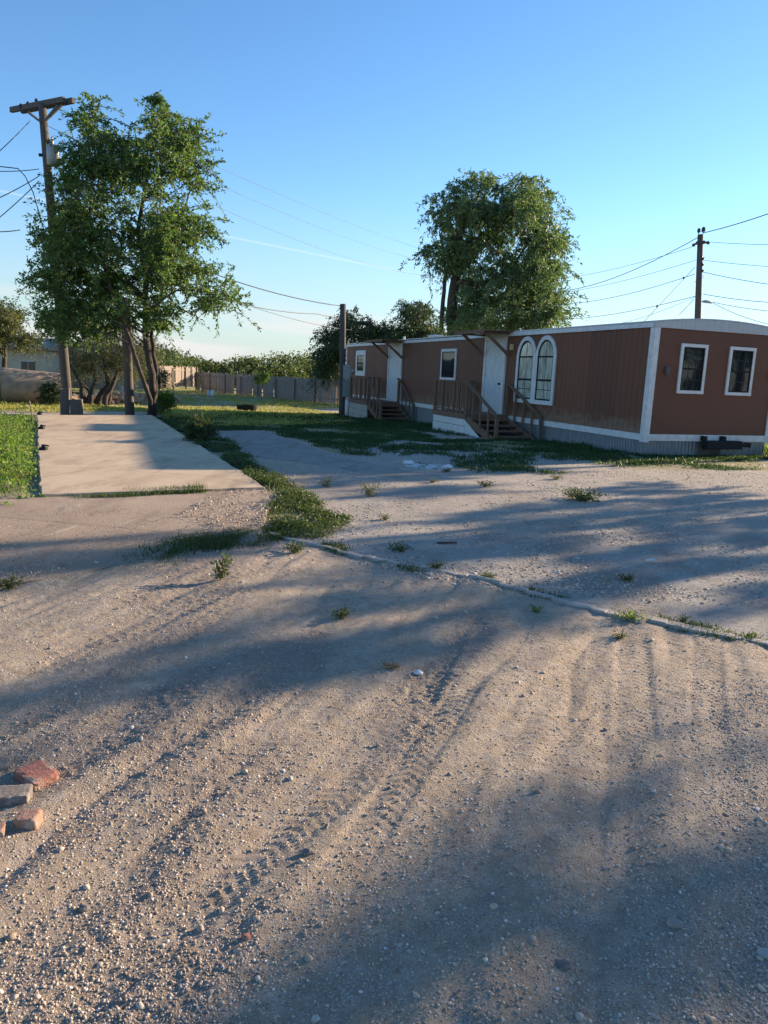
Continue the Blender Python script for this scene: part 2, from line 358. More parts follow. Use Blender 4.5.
# ------------------------------------------------------------------ polygons of ground cover (world XY)
def poly(pts): return [tuple(G(*p)[:2]) for p in pts]
def inpoly(x, y, P):
    c = np.zeros(np.shape(x), bool); n = len(P)
    for i in range(n):
        x0, y0 = P[i]; x1, y1 = P[(i+1) % n]
        if y0 == y1: continue
        c ^= ((y0 > y) != (y1 > y)) & (x < (x1-x0)*(y-y0)/(y1-y0)+x0)
    return c
PADZ = .07
pad_c = [G(37, 415, PADZ), G(152, 415, PADZ), G(266, 487, PADZ), G(40, 494, PADZ)]
CORNER = Vector((6.024, 17.443, 0)); YAW = 1.923
A2 = np.array([math.cos(YAW), math.sin(YAW)]); O2 = np.array([-math.sin(YAW), math.cos(YAW)])
def TR(s, o): return tuple(np.array(CORNER[:2])+A2*s+O2*o)
P_lush = [tuple(pad_c[0][:2]), tuple(pad_c[3][:2]), tuple(G(52, 497)[:2]), tuple(G(30, 500)[:2]), tuple(G(0, 507)[:2]), (-9, 7.2), (-26, 14), (-26, 24), (-14, 24.5)]
P_yard = [(-60, 24), tuple(G(0, 411)[:2]), tuple(G(37, 412)[:2]), tuple(G(155, 412)[:2]), tuple(G(200, 428)[:2]), tuple(G(345, 424)[:2]), TR(24, .5), TR(30, 0), (3, 60), (-12, 75), (-60, 75)]
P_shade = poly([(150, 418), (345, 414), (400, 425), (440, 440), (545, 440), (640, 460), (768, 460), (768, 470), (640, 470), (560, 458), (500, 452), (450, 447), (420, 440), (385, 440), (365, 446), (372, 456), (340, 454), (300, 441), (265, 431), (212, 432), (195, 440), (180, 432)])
P_gap = poly([(170, 420), (205, 435), (250, 462), (290, 487), (318, 505), (348, 520), (330, 538), (285, 540), (268, 531), (274, 510), (267, 488), (210, 452)])
P_edge = poly([(66, 496), (205, 491.5), (207, 495), (120, 500), (66, 502)])
P_front = poly([(60, 578), (110, 560), (180, 541), (262, 526), (300, 534), (262, 543), (190, 560), (130, 577), (70, 588)])
P_slab2 = poly([(-60, 497), (0, 496), (45, 495), (205, 490), (266, 489), (271, 510), (261, 532), (180, 548), (120, 566), (60, 582), (0, 588), (-80, 590)])
P_path = poly([(212, 433), (265, 433), (300, 444), (340, 457), (400, 470), (440, 476), (400, 480), (352, 472), (300, 462), (250, 457), (225, 455), (190, 445)])
CURB = [(270, 535), (300, 543), (330, 550), (365, 558), (400, 565), (450, 576), (500, 589), (540, 598), (580, 607), (620, 616), (650, 623), (700, 632), (768, 646), (900, 676)]

# ------------------------------------------------------------------ ground sheet
ys = list(np.arange(-3, 1.2, .25)) + list(np.arange(1.2, 5.2, .0125)); y = ys[-1]; d = .0125
while y < 75: d = max(d, .0055*y-.016); y += d; ys.append(y)
while y < 3500: d *= 1.25; y += d; ys.append(y)
xs = list(np.arange(0, 2.6, .0135)); x = xs[-1]; d = .0135
while x < 45: d = d*1.022; x += d; xs.append(x)
while x < 3500: d *= 1.35; x += d; xs.append(x)
xs = np.array(sorted(set([-a for a in xs]+xs))); ys = np.array(ys)
GX, GY = np.meshgrid(xs, ys); gx = GX.ravel(); gy = GY.ravel()
gz = ground_z(gx, gy); nx = len(xs); ny = len(ys)
idx = np.arange(nx*(ny-1)).reshape(ny-1, nx)[:, :-1].ravel()
gobj = np_mesh('ground', np.stack([gx, gy, gz], 1), np.stack([idx, idx+1, idx+nx+1, idx+nx], 1), M['ground'], smooth=True)
tag(gobj, kind='structure')
def setattr_f(o, nm, val):
    a = o.data.attributes.new(nm, 'FLOAT', 'POINT'); a.data.foreach_set('value', np.asarray(val, np.float32))
wob = .25*fbm(gx*1.3, gy*1.3, 81, 3)*np.clip(gy/10, .3, 2); wx = gx+wob; wy = gy-wob
grassy = np.zeros(len(gx))
for P_, a_ in ((P_lush, .9), (P_yard, .85), (P_shade, .9), (P_gap, .8), (P_front, .3)):
    grassy = np.maximum(grassy, inpoly(wx, wy, P_)*a_)
grassy = np.maximum(grassy, (gy > 60)*.9)
grassy *= np.clip(.92+.7*fbm(gx*.8, gy*.8, 91, 4), 0, 1)
setattr_f(gobj, 'grassy', grassy)
cur = np.array([G(*c)[:2] for c in CURB]); cx = cur[:, 0]; cy = cur[:, 1]
yl = np.interp(gx, cx, cy, left=99, right=cy[-1])
cal = sst(-.05, .15, gy-yl)*(1-.35*sst(7, 12, gy))*np.clip(.9+.5*fbm(gx*.6, gy*.6, 95, 3), 0, 1); cal[gx < cx[0]] *= 0
low_u = .95*gx-.32*gy + .12*np.sin(gy*.9); low_v = .32*gx+.95*gy
gravelly = sst(.0, .4, fbm(low_u*2.2+9, low_v*.8, 41, 3))
# coarser, greyer gravel in the right foreground and along the left edge
gravelly = np.maximum(gravelly, sst(.55, 1.4, gx-(gy-1.5)*.35)*(gy < 3.8)*.7)
cal = np.maximum(cal, .55*sst(.3, 1.3, gx-(gy-1.5)*.35)*(1-sst(3.3, 4.2, gy)))
setattr_f(gobj, 'caliche', cal); setattr_f(gobj, 'gravelly', gravelly*(1-sst(7, 14, gy)))

# loose gravel, one mass
def stones(name, n, xr, yr, smin, smax, label, wfun=None, seed=1, flat=.65):
    r = np.random.default_rng(seed); t = (1+5**.5)/2
    iv = np.array([(-1, t, 0), (1, t, 0), (-1, -t, 0), (1, -t, 0), (0, -1, t), (0, 1, t), (0, -1, -t), (0, 1, -t), (t, 0, -1), (t, 0, 1), (-t, 0, -1), (-t, 0, 1)])/1.9
    fi = np.array([(0, 11, 5), (0, 5, 1), (0, 1, 7), (0, 7, 10), (0, 10, 11), (1, 5, 9), (5, 11, 4), (11, 10, 2), (10, 7, 6), (7, 1, 8), (3, 9, 4), (3, 4, 2), (3, 2, 6), (3, 6, 8), (3, 8, 9), (4, 9, 5), (2, 4, 11), (6, 2, 10), (8, 6, 7), (9, 8, 1)])
    yy = yr[0]*(yr[1]/yr[0])**r.random(n*5); xx = r.uniform(-1, 1, n*5)*(.70*yy+.4); 
    w = wfun(xx, yy) if wfun else np.ones(len(xx)); k = r.random(len(xx)) < w; xx = xx[k][:n]; yy = yy[k][:n]; m = len(xx)
    s = smin*(smax/smin)**(r.random(m)**2.2)
    V = iv[None]*(1+r.uniform(-.28, .28, (m, 12, 1)))*s[:, None, None]*np.stack([np.ones(m), r.uniform(.6, 1, m), r.uniform(.4, flat+.2, m)], 1)[:, None, :]
    a = r.uniform(0, 6.28, m); ca_, sa = np.cos(a)[:, None], np.sin(a)[:, None]
    X_ = V[..., 0]*ca_-V[..., 1]*sa; Y_ = V[..., 0]*sa+V[..., 1]*ca_
    tilt = r.uniform(-.5, .5, m)[:, None]; Z_ = V[..., 2]*np.cos(tilt)+X_*np.sin(tilt)*.6
    zz = ground_z(xx, yy)+np.where(inpoly(xx, yy, P_slab2), .05, 0)*1+s*r.uniform(-.35, .15, m)
    P_ = np.stack([X_+xx[:, None], Y_+yy[:, None], Z_+zz[:, None]], 2).reshape(-1, 3)
    F_ = (fi[None]+12*np.arange(m)[:, None, None]).reshape(-1, 3)
    return tag(np_mesh(name, P_, F_, M['pebble']), label, 'gravel', kind='stuff')
def wg(x, y):
    u = .95*x-.32*y + .12*np.sin(y*.9); v_ = .32*x+.95*y
    g_ = sst(-.05, .4, fbm(u*2.2+9, v_*.8, 41, 3)); g2 = sst(.5, 1.4, x-(y-1.5)*.35)*(y < 4)
    left = sst(.6, 1.4, -(x)-(y-1.4)*.12)*(y < 4.5)
    return np.clip(.22+.45*g_+.8*g2, 0, 1)
stones('gravel', 150000, None, (1.35, 8.0), .0022, .0070, 'loose tan and grey gravel strewn over the dirt drive', wg, 3)
stones('gravel', 1100, None, (1.35, 6.5), .008, .017, 'scattered larger pebbles lying on the dirt drive', wg, 5)

stones('gravel', 26000, None, (5.5, 17), .007, .020, 'coarse grey gravel over the upper part of the drive', lambda x, y: np.where((y > 6.1-.73*x) & ~inpoly(x, y, P_shade) & ~inpoly(x, y, P_gap), 1., .12)*np.clip(.55+1.6*fbm(x*1.2, y*1.2, 44, 4), .08, 1)*(~inpoly(x, y, P_path))*(x > -2.2), 8, .5)

# ------------------------------------------------------------------ slabs
def slab(name, P_, z1, z0, mat, label, cat, jag=0, n=1, bevel=.012):
    pts = []
    for i in range(len(P_)):
        a = np.array(P_[i][:2]); b = np.array(P_[(i+1) % len(P_)][:2]); L = np.linalg.norm(b-a); k = max(1, int(L/.12)) if jag else 1
        for j in range(k):
            q_ = a+(b-a)*j/k; d_ = jag*np.array([fbm(np.array([q_[0]*3.]), np.array([q_[1]*3.]), 5, 3)[0], fbm(np.array([q_[0]*3.+9]), np.array([q_[1]*3.]), 6, 3)[0]])
            pts.append(tuple(q_+d_))
    mb = MB(); mb.prism(pts, lambda a, b, c: (a, b, z1-c), z1-z0)
    o = mb.build(name, mat, bevel=bevel); tag(o, kind='structure'); return o
slab('concrete_pad', pad_c, PADZ, -.4, M['pad'], '', '', .035, bevel=.012)
slab('concrete_apron', P_slab2, .035, -.2, M['slab2'], '', '', .05)
slab('concrete_path', P_path, .012, -.4, M['path'], '', '', .12)
# curb edge: irregular segments of one buried concrete edge
mb = MB(); rr = random.Random(3)
pc = [G(*c) for c in CURB]
pts = []
for i in range(len(pc)-1):
    k = max(2, int((pc[i+1]-pc[i]).length/.09))
    for j in range(k): pts.append(pc[i].lerp(pc[i+1], j/k))
gap = 0
for i in range(len(pts)-1):
    p, q_ = pts[i], pts[i+1]; w = .030+.010*math.sin(i*.7)+rr.uniform(-.006, .006)+.02*(i > 30)*(i < 60)
    d_ = (q_-p).normalized(); n_ = Vector((-d_.y, d_.x, 0)); sh = n_*(.012*math.sin(i*.5)+rr.uniform(-.009, .009))
    z = float(ground_z(p.x, p.y))+.001*min(1, i/40)-.018*(vnoise(np.array([i*.31]), np.array([2.]), 5)[0]+.5)
    mb.beam(Vector((p.x, p.y, z+rr.uniform(-.003, .003)))+sh, Vector((q_.x, q_.y, z+rr.uniform(-.003, .003)))+sh+d_*.004, w*1.9, .05)
tag(mb.build('concrete_edging', M['curb'], bevel=.008), 'broken concrete edging strip half buried across the drive', 'edging')

# ------------------------------------------------------------------ vegetation helpers
def leafquads(C, U, Wd, L, Wl):
    U = U/np.linalg.norm(U, axis=1, keepdims=True); S_ = np.cross(U, Wd); S_ /= np.linalg.norm(S_, axis=1, keepdims=True)+1e-9
    L = L[:, None]; Wl = Wl[:, None]
    V = np.stack([C, C+U*L*.45+S_*Wl*.5, C+U*L, C+U*L*.45-S_*Wl*.5], 1)
    return V.reshape(-1, 3)
def leaf_mesh(name, V, mat, parent=None, loc=None):
    F_ = np.arange(len(V)).reshape(-1, 4); return np_mesh(name, V, F_, mat, parent, loc=loc)
def tree(name, label, cat, base, trunks, clumps, leafmat_, L=.09, Wr=.5, per=26, twigs=12, droop=.3, crad=.7, group=None, seed=1, limb=.035, barkmat=None, leafjit=.05, tl=1.0):
    """trunks: list of [(Vector,...),(radii...)]; clumps: list of (Vector centre, radius)"""
    r = np.random.default_rng(seed); base = Vector(base)
    root = thing(name, base, label, cat, group)
    mb = MB()
    nodes = []
    for pts, rad in trunks:
        # densify
        P_ = [Vector(p) for p in pts]; fp = []; fr = []
        for i in range(len(P_)-1):
            for j in range(5):
                t = j/5; q_ = P_[i].lerp(P_[i+1], t); 
                if not (i == 0 and j == 0): q_ = q_+Vector(r.normal(0, rad[i]*.16, 3))
                fp.append(q_); fr.append(rad[i]+(rad[i+1]-rad[i])*t)
        fp.append(P_[-1]); fr.append(rad[-1])
        mb.tube([p-base for p in fp], fr, 9)
        nodes += [(p, fr[k]) for k, p in enumerate(fp) if k > len(fp)*.25]
    LV = []
    tw = MB()
    for c, cr in clumps:
        # pick a supporting node below/inside
        best = min(nodes, key=lambda nd: (nd[0]-c).length+1.2*max(0, nd[0].z-c.z+.3))
        p0, r0 = best; mid = p0.lerp(c, .5)+Vector((0, 0, .18*(c-p0).length*(1-droop)))+Vector(r.normal(0, .08, 3))*(c-p0).length*.6
        q1 = p0.lerp(mid, .5)+Vector(r.normal(0, .03, 3)); q3 = mid.lerp(c, .5)+Vector(r.normal(0, .05, 3))
        rb = min(r0*.6, limb*(.5+.35*(c-p0).length))
        mb.tube([p-base for p in (p0, q1, mid, q3, c)], [rb, rb*.8, rb*.6, rb*.42, rb*.25], 5, False)
        if len(nodes) < 400: nodes += [(mid, rb*.7), (q3, rb*.5)]
        for k in range(twigs):
            d = r.normal(0, 1, 3); d[2] = d[2]*.6+.15; d /= np.linalg.norm(d); ln = cr*r.uniform(.55, 1.25)*tl
            st = np.array(c)+r.normal(0, cr*.25, 3); n_ = per; t = r.random(n_)**.7
            cur_ = st+d*ln*t[:, None]; cur_[:, 2] -= droop*ln*t**2*1.3
            end = st+d*ln; end[2] -= droop*ln*1.3; m_ = st+d*ln*.5; m_[2] -= droop*ln*.32
            tw.tube([Vector(st)-base, Vector(m_)-base, Vector(end)-base], [.010+.006*crad, .007, .004], 3, False)
            cur_ = cur_+r.normal(0, leafjit*crad, (n_, 3))
            U = d*.6+r.normal(0, .6, (n_, 3)); U[:, 2] -= droop*1.3
            LV.append(leafquads(cur_-np.array(base), U, r.normal(0, 1, (n_, 3)), L*r.uniform(.6, 1.25, n_), L*Wr*r.uniform(.7, 1.2, n_)))
    mb.V += []
    trunk = mb.build('trunk', barkmat or M['bark'], root, True)
    tw.build('twigs', barkmat or M['bark'], root)
    leaf_mesh('crown', np.concatenate(LV), leafmat_, root)
    return root
def clumps_px(ells, dep, depth_r, n, cr, seed, jitter=.25):
    """clump centres filling image-read crown lobes around a real distance"""
    r = np.random.default_rng(seed); out = []; A = np.array([e[2]*e[3] for e in ells], float); A /= A.sum()
    mg = cr*FPX/dep*.4; ells = [(e[0], e[1], max(e[2]-mg, 4), max(e[3]-mg, 4)) for e in ells]
    for _ in range(n):
        e = ells[r.choice(len(ells), p=A)]
        while True:
            a, b, c_ = r.uniform(-1, 1, 3)
            if a*a+b*b+c_*c_ < 1 and a*a+b*b+c_*c_ > .12: break
        out.append((D(e[0]+a*e[2], e[1]+b*e[3], dep+c_*depth_r), cr*r.uniform(1-jitter, 1+jitter)))
    return out

# ------------------------------------------------------------------ mobile home
tr_ = thing('mobile_home', CORNER, 'long brown mobile home with white trim and metal skirting', 'mobile home', rz=YAW)
LN, WD = 24.2, 3.775
ZW0, ZW1 = .46, 2.95
# grooved long wall (outer face y=0)
def wallstrip(x0, x1, yf, z0, z1, sgn, step=.203, g=.012, dpt=.008, thick=.06):
    prof = []; x = x0
    while x < x1-.02:
        e = min(x+step-g, x1); prof += [(x, 0), (e, 0)]
        if e < x1-g: prof += [(e+.003, -dpt), (e+g-.003, -dpt)]
        x += step
    prof.append((x1, 0)); mb = MB(); n = len(prof)
    V = [(a, yf+b*sgn, z0) for a, b in prof]+[(a, yf+b*sgn, z1) for a, b in prof]; F_ = [(i, i+1, n+i+1, n+i) for i in range(n-1)]
    V += [(x0, yf-thick*sgn, z0), (x1, yf-thick*sgn, z0), (x0, yf-thick*sgn, z1), (x1, yf-thick*sgn, z1)]; k = 2*n
    F_ += [(k, k+1, k+3, k+2)]
    mb.add(V, F_); return mb
wallstrip(.0, LN, 0, ZW0, ZW1, 1).build('long_wall', M['brown'], tr_)
wallstrip(.0, LN, -WD, ZW0, ZW1, -1).build('long_wall', M['brown'], tr_)
MB().box(.0, .06, -WD+.062, -.062, ZW0, ZW1).build('end_wall', M['brown_end'], tr_)
MB().box(LN-.06, LN, -WD+.062, -.062, ZW0, ZW1).build('end_wall', M['brown_end'], tr_)
MB().box(.1, LN-.1, -WD+.1, -.1, .3, ZW0-.01).build('floor_frame', M['black'], tr_)
# roof: shallow bow, thick end fascia
def arc(t): return 3.075+.135*(1-(2*t-1)**2)
ts = [i/16 for i in range(17)]; E_ = .05
prof = [(E_-(WD+2*E_)*t, arc(t)) for t in ts]
V = [(-.04, a, b) for a, b in prof]+[(LN+.04, a, b) for a, b in prof]+[(-.04, a, b-.03) for a, b in prof]+[(LN+.04, a, b-.03) for a, b in prof]
n = 17; F_ = [(i, i+1, n+i+1, n+i) for i in range(16)]+[(2*n+i, 3*n+i, 3*n+i+1, 2*n+i+1) for i in range(16)]
F_ += [(i, 2*n+i, 2*n+i+1, i+1) for i in range(16)]+[(n+i, n+i+1, 3*n+i+1, 3*n+i) for i in range(16)]+[(0, n, 3*n, 2*n), (n-1, 3*n-1, 4*n-1, 2*n-1)]
roof = MB().add(V, F_).build('roof', M['roofmetal'], tr_, False)
V = [(-.036, a, b-.034) for a, b in prof]+[(-.036, a, ZW1-.02) for a, b in prof]+[(.02, a, b-.034) for a, b in prof]+[(.02, a, ZW1-.02) for a, b in prof]
F_ = [(i, n+i, n+i+1, i+1) for i in range(16)]+[(2*n+i, 2*n+i+1, 3*n+i+1, 3*n+i) for i in range(16)]+[(n+i, 3*n+i, 3*n+i+1, n+i+1) for i in range(16)]+[(0, 2*n, 3*n, n)]
MB().add(V, F_).build('end_fascia', M['roofmetal'], roof)
MB().box(.03, 9.68, .004, .046, 2.93, 3.04).build('side_fascia', M['white'], roof)
MB().box(9.69, LN, .004, .040, 2.91, 3.02).build('side_fascia', M['white'], roof)
mbv = MB(); mbv.box(13.5, 14.1, -.75, -.35, 3.08, 3.22); mbv.build('roof_vent', M['white'], roof, bevel=.02)
MB().tube([(19, -1.2, 3.1), (19, -1.2, 3.35)], .06, 10).build('roof_vent', M['roofmetal'], roof)
# trims
MB().box(-.004, .13, .002, .028, .30, 2.925).build('corner_trim', M['white'], tr_)
MB().box(-.032, -.002, -.12, .028, .298, 2.925).build('corner_trim', M['white'], tr_)
MB().box(-.032, -.002, -WD-.02, -WD+.10, .298, 2.925).build('corner_trim', M['white'], tr_)
MB().box(LN-.12, LN+.01, .002, .028, .30, 2.905).build('corner_trim', M['white'], tr_)
MB().box(.132, LN-.122, .003, .024, .335, .485).build('base_trim', M['white'], tr_)
MB().box(-.028, -.003, -WD+.102, -.122, .335, .49).build('base_trim', M['white'], tr_)
# corrugated skirting
def corr(f, x0, x1, z0, z1):
    k = int((x1-x0)/.0175); xs_ = [x0+(x1-x0)*i/k for i in range(k+1)]
    V = [f(x, .010*math.sin(x*2*math.pi/.105), z) for z in (z0, z1) for x in xs_]; m = k+1
    return MB().add(V, [(i, i+1, m+i+1, m+i) for i in range(k)])
corr(lambda x, d, z: (x, -.03+d, z), .02, LN, -.5, .35).build('skirting', M['galv'], tr_, True)
corr(lambda x, d, z: (.03+d, -x, z), .02, 1.62, -.2, .35).build('skirting', M['galv'], tr_, True)
corr(lambda x, d, z: (.035+d, -x, z), 2.36, WD-.03, -.2, .35).build('skirting', M['galv'], tr_, True)
MB().box(.032, .05, -2.36, -1.62, -.2, .35).build('skirting_patch', M['graywood'], tr_)
# black hitch beam on two brackets
h = MB(); h.box(-.30, -.12, -2.72, -1.62, .17, .37).build('hitch_beam', M['black'], tr_, bevel=.015)
for yy in (-1.72, -2.30): MB().box(-.17, -.034, yy, yy+.09, .36, .47).build('hitch_bracket', M['black'], tr_)
MB().beam((-.2, -2.5, .30), (-.22, -3.0, .27), .10, .12).build('hitch_arm', M['black'], tr_)
# end wall wiring box / lamp
for yy in (.43, 3.66):
    MB().box(-.09, -.001, -yy-.05, -yy+.05, 1.88, 2.06).build('wall_lamp', M['graywood'], tr_, bevel=.01)
MB().box(6.45, 6.55, .001, .09, 2.5, 2.68).build('wall_lamp', M['cream'], tr_, bevel=.01)
# windows: P(a,b,c): a along wall, b height, c outwards
SIDE = lambda a, b, c: (a, c, b)
END = lambda a, b, c: (-c, -a, b)
def rbox(mb, F3, a0, a1, b0, b1, c0, c1):
    V = [F3(a, b, c) for a in (a0, a1) for b in (b0, b1) for c in (c0, c1)]
    return mb.add(V, [(0, 1, 3, 2), (4, 6, 7, 5), (0, 4, 5, 1), (2, 3, 7, 6), (0, 2, 6, 4), (1, 5, 7, 3)])
def rect_window(F3, a0, a1, b0, b1, glass, cols=2, fw_=.07, rows=2, mun=True, label=None):
    mb = MB(); rbox(mb, F3, a0, a1, b1-fw_, b1, .002, .038); rbox(mb, F3, a0, a1, b0, b0+fw_, .002, .045)
    rbox(mb, F3, a0, a0+fw_, b0+fw_, b1-fw_, .002, .038); rbox(mb, F3, a1-fw_, a1, b0+fw_, b1-fw_, .002, .038)
    w = mb.build('window', M['white'], tr_)
    if label: w['label'] = label
    A0, A1, B0, B1 = a0+fw_, a1-fw_, b0+fw_, b1-fw_; mb = MB()
    for q_ in ((A0, A0+.03, B0, B1), (A1-.03, A1, B0, B1), (A0+.03, A1-.03, B0, B0+.03), (A0+.03, A1-.03, B1-.03, B1), (A0+.03, A1-.03, (B0+B1)/2-.02, (B0+B1)/2+.02)):
        rbox(mb, F3, *q_, .002, .026)
    mb.build('sash', M['black'], w)
    mb = MB(); rbox(mb, F3, A0+.031, A1-.031, B0+.031, B1-.031, .0025, .010); mb.build('pane', glass, w)
    if mun:
        mb = MB()
        for i in range(1, cols):
            a = A0+(A1-A0)*i/cols; rbox(mb, F3, a-.008, a+.008, B0+.032, B1-.032, .0105, .016)
        for hlf in range(2):
            for j in range(1, rows):
                b = B0+(B1-B0)/2*(hlf+j/rows); rbox(mb, F3, A0+.032, A1-.032, b-.007, b+.007, .0105, .0165)
        mb.build('muntins', M['wire'], w)
    return w
rect_window(END, .77, 1.55, 1.46, 2.61, M['glass'], 3, .075, 2)
rect_window(END, 2.22, 3.02, 1.46, 2.61, M['glass'], 3, .075, 2)
rect_window(SIDE, 10.52, 11.86, 1.47, 2.61, M['glass'], 2, .10, 2, False)
rect_window(SIDE, 20.95, 22.5, 1.45, 2.69, M['glass'], 2, .24, 2)
# twin arched window: trim outline, two arches side by side
def arch_pts(a0, a1, b0, b1, n=14):
    r_ = (a1-a0)/2; c_ = (a0+a1)/2; hh = r_*1.15; P_ = [(a0, b0), (a1, b0)]
    return P_+[(c_+r_*math.cos(t), b1-hh+hh*math.sin(t)) for t in [math.pi*i/n for i in range(n+1)]]
def arch_ring(a0, a1, b0, b1, w_, c1, mat, parent, name, c0=.002, wb=None):
    o_ = arch_pts(a0, a1, b0, b1); i_ = arch_pts(a0+w_, a1-w_, b0+(wb or w_), b1-w_); n = len(o_)
    V = [SIDE(a, b, c0) for a, b in o_]+[SIDE(a, b, c1) for a, b in o_]+[SIDE(a, b, c0) for a, b in i_]+[SIDE(a, b, c1) for a, b in i_]
    F_ = []
    for i in range(n):
        j = (i+1) % n; F_ += [(i, j, n+j, n+i), (2*n+i, 3*n+i, 3*n+j, 2*n+j), (n+i, n+j, 3*n+j, 3*n+i)]
    return MB().add(V, F_).build(name, mat, parent)
for k, (a0, a1) in enumerate(((3.98, 5.06), (5.062, 6.15))):
    w = arch_ring(a0, a1, .93, 2.89, .12, .045+.002*k, M['white'], tr_, 'window'); w['label'] = 'tall white arched window'
    arch_ring(a0+.12, a1-.12, 1.05, 2.77, .045, .03, M['black'], w, 'sash')
    P_ = arch_pts(a0+.164, a1-.164, 1.094, 2.726)
    MB().prism(P_, lambda a, b, c: SIDE(a, b, .012-c), .008).build('pane', M['glass_pale'], w)
    mb = MB(); rbox(mb, SIDE, a0+.165, a1-.165, 1.60, 1.655, .0125, .028)
    rbox(mb, SIDE, a0+.165, a1-.165, 2.27, 2.315, .0125, .026)
    c_ = (a0+a1)/2; rbox(mb, SIDE, c_-.01, c_+.01, 1.10, 1.599, .0125, .018); rbox(mb, SIDE, c_-.008, c_+.008, 2.316, 2.70, .0125, .018)
    rbox(mb, SIDE, a0+.165, a1-.165, 1.34, 1.36, .0125, .0175); rbox(mb, SIDE, c_-.006, c_+.006, 1.656, 2.269, .0125, .017); mb.build('muntins', M['black'], w)
# doors
def door(a0, a1, z0, z1):
    d_ = MB(); rbox(d_, SIDE, a0+.17, a1-.12, z0, z1-.09, .004, .034); dr = d_.build('door', M['door'], tr_)
    mb = MB(); rbox(mb, SIDE, a1-.118, a1, z0-.1, z1-.09, .002, .06); rbox(mb, SIDE, a0, a0+.168, z0-.1, z1-.09, .002, .06); rbox(mb, SIDE, a0, a1, z1-.088, z1, .002, .062)
    mb.build('door_frame', M['white'], dr)
    mb = MB(); mb.tube([SIDE(a0+.27, z0+.95, .034), SIDE(a0+.27, z0+.95, .10)], .032, 10); mb.build('knob', M['black'], dr)
    mb = MB()
    for b in (z0+.5, z0+1.15, z0+1.9):
        mb = MB(); rbox(mb, SIDE, a1-.16, a1-.13, b, b+.10, .0345, .045); mb.build('hinge', M['darkgrey'], dr)
door(6.85, 8.30, .50, 2.93); door(15.97, 17.65, .46, 2.91)
# awnings over doors
def awning(a0, a1, z, out):
    mb = MB()
    k = 5
    for i in range(k):
        y0 = .05+(out-.05)*i/k; y1 = .05+(out-.05)*(i+1)/k-.008; dz = -.03*i/k
        mb.box(a0+.02*math.sin(i*3), a1+.03*math.sin(i*2+1), y0, y1, z+dz, z+.022+dz)
    aw = mb.build('door_awning', M['porchwood'], tr_)
    MB().box(a0-.01, a1+.01, out, out+.035, z-.09, z+.02).build('awning_edge', M['porchwood'], aw)
    for a in (a0+.25, a1-.22):
        MB().beam((a, .02, z-.72), (a, out-.15, z-.03), .045, .09).build('brace', M['porchwood'], aw)
        MB().box(a-.022, a+.022, .06, out-.01, z-.088, z-.031).build('rafter', M['porchwood'], aw)
awning(6.45, 8.55, 3.06, 1.05); awning(15.7, 17.8, 3.02, 1.05)

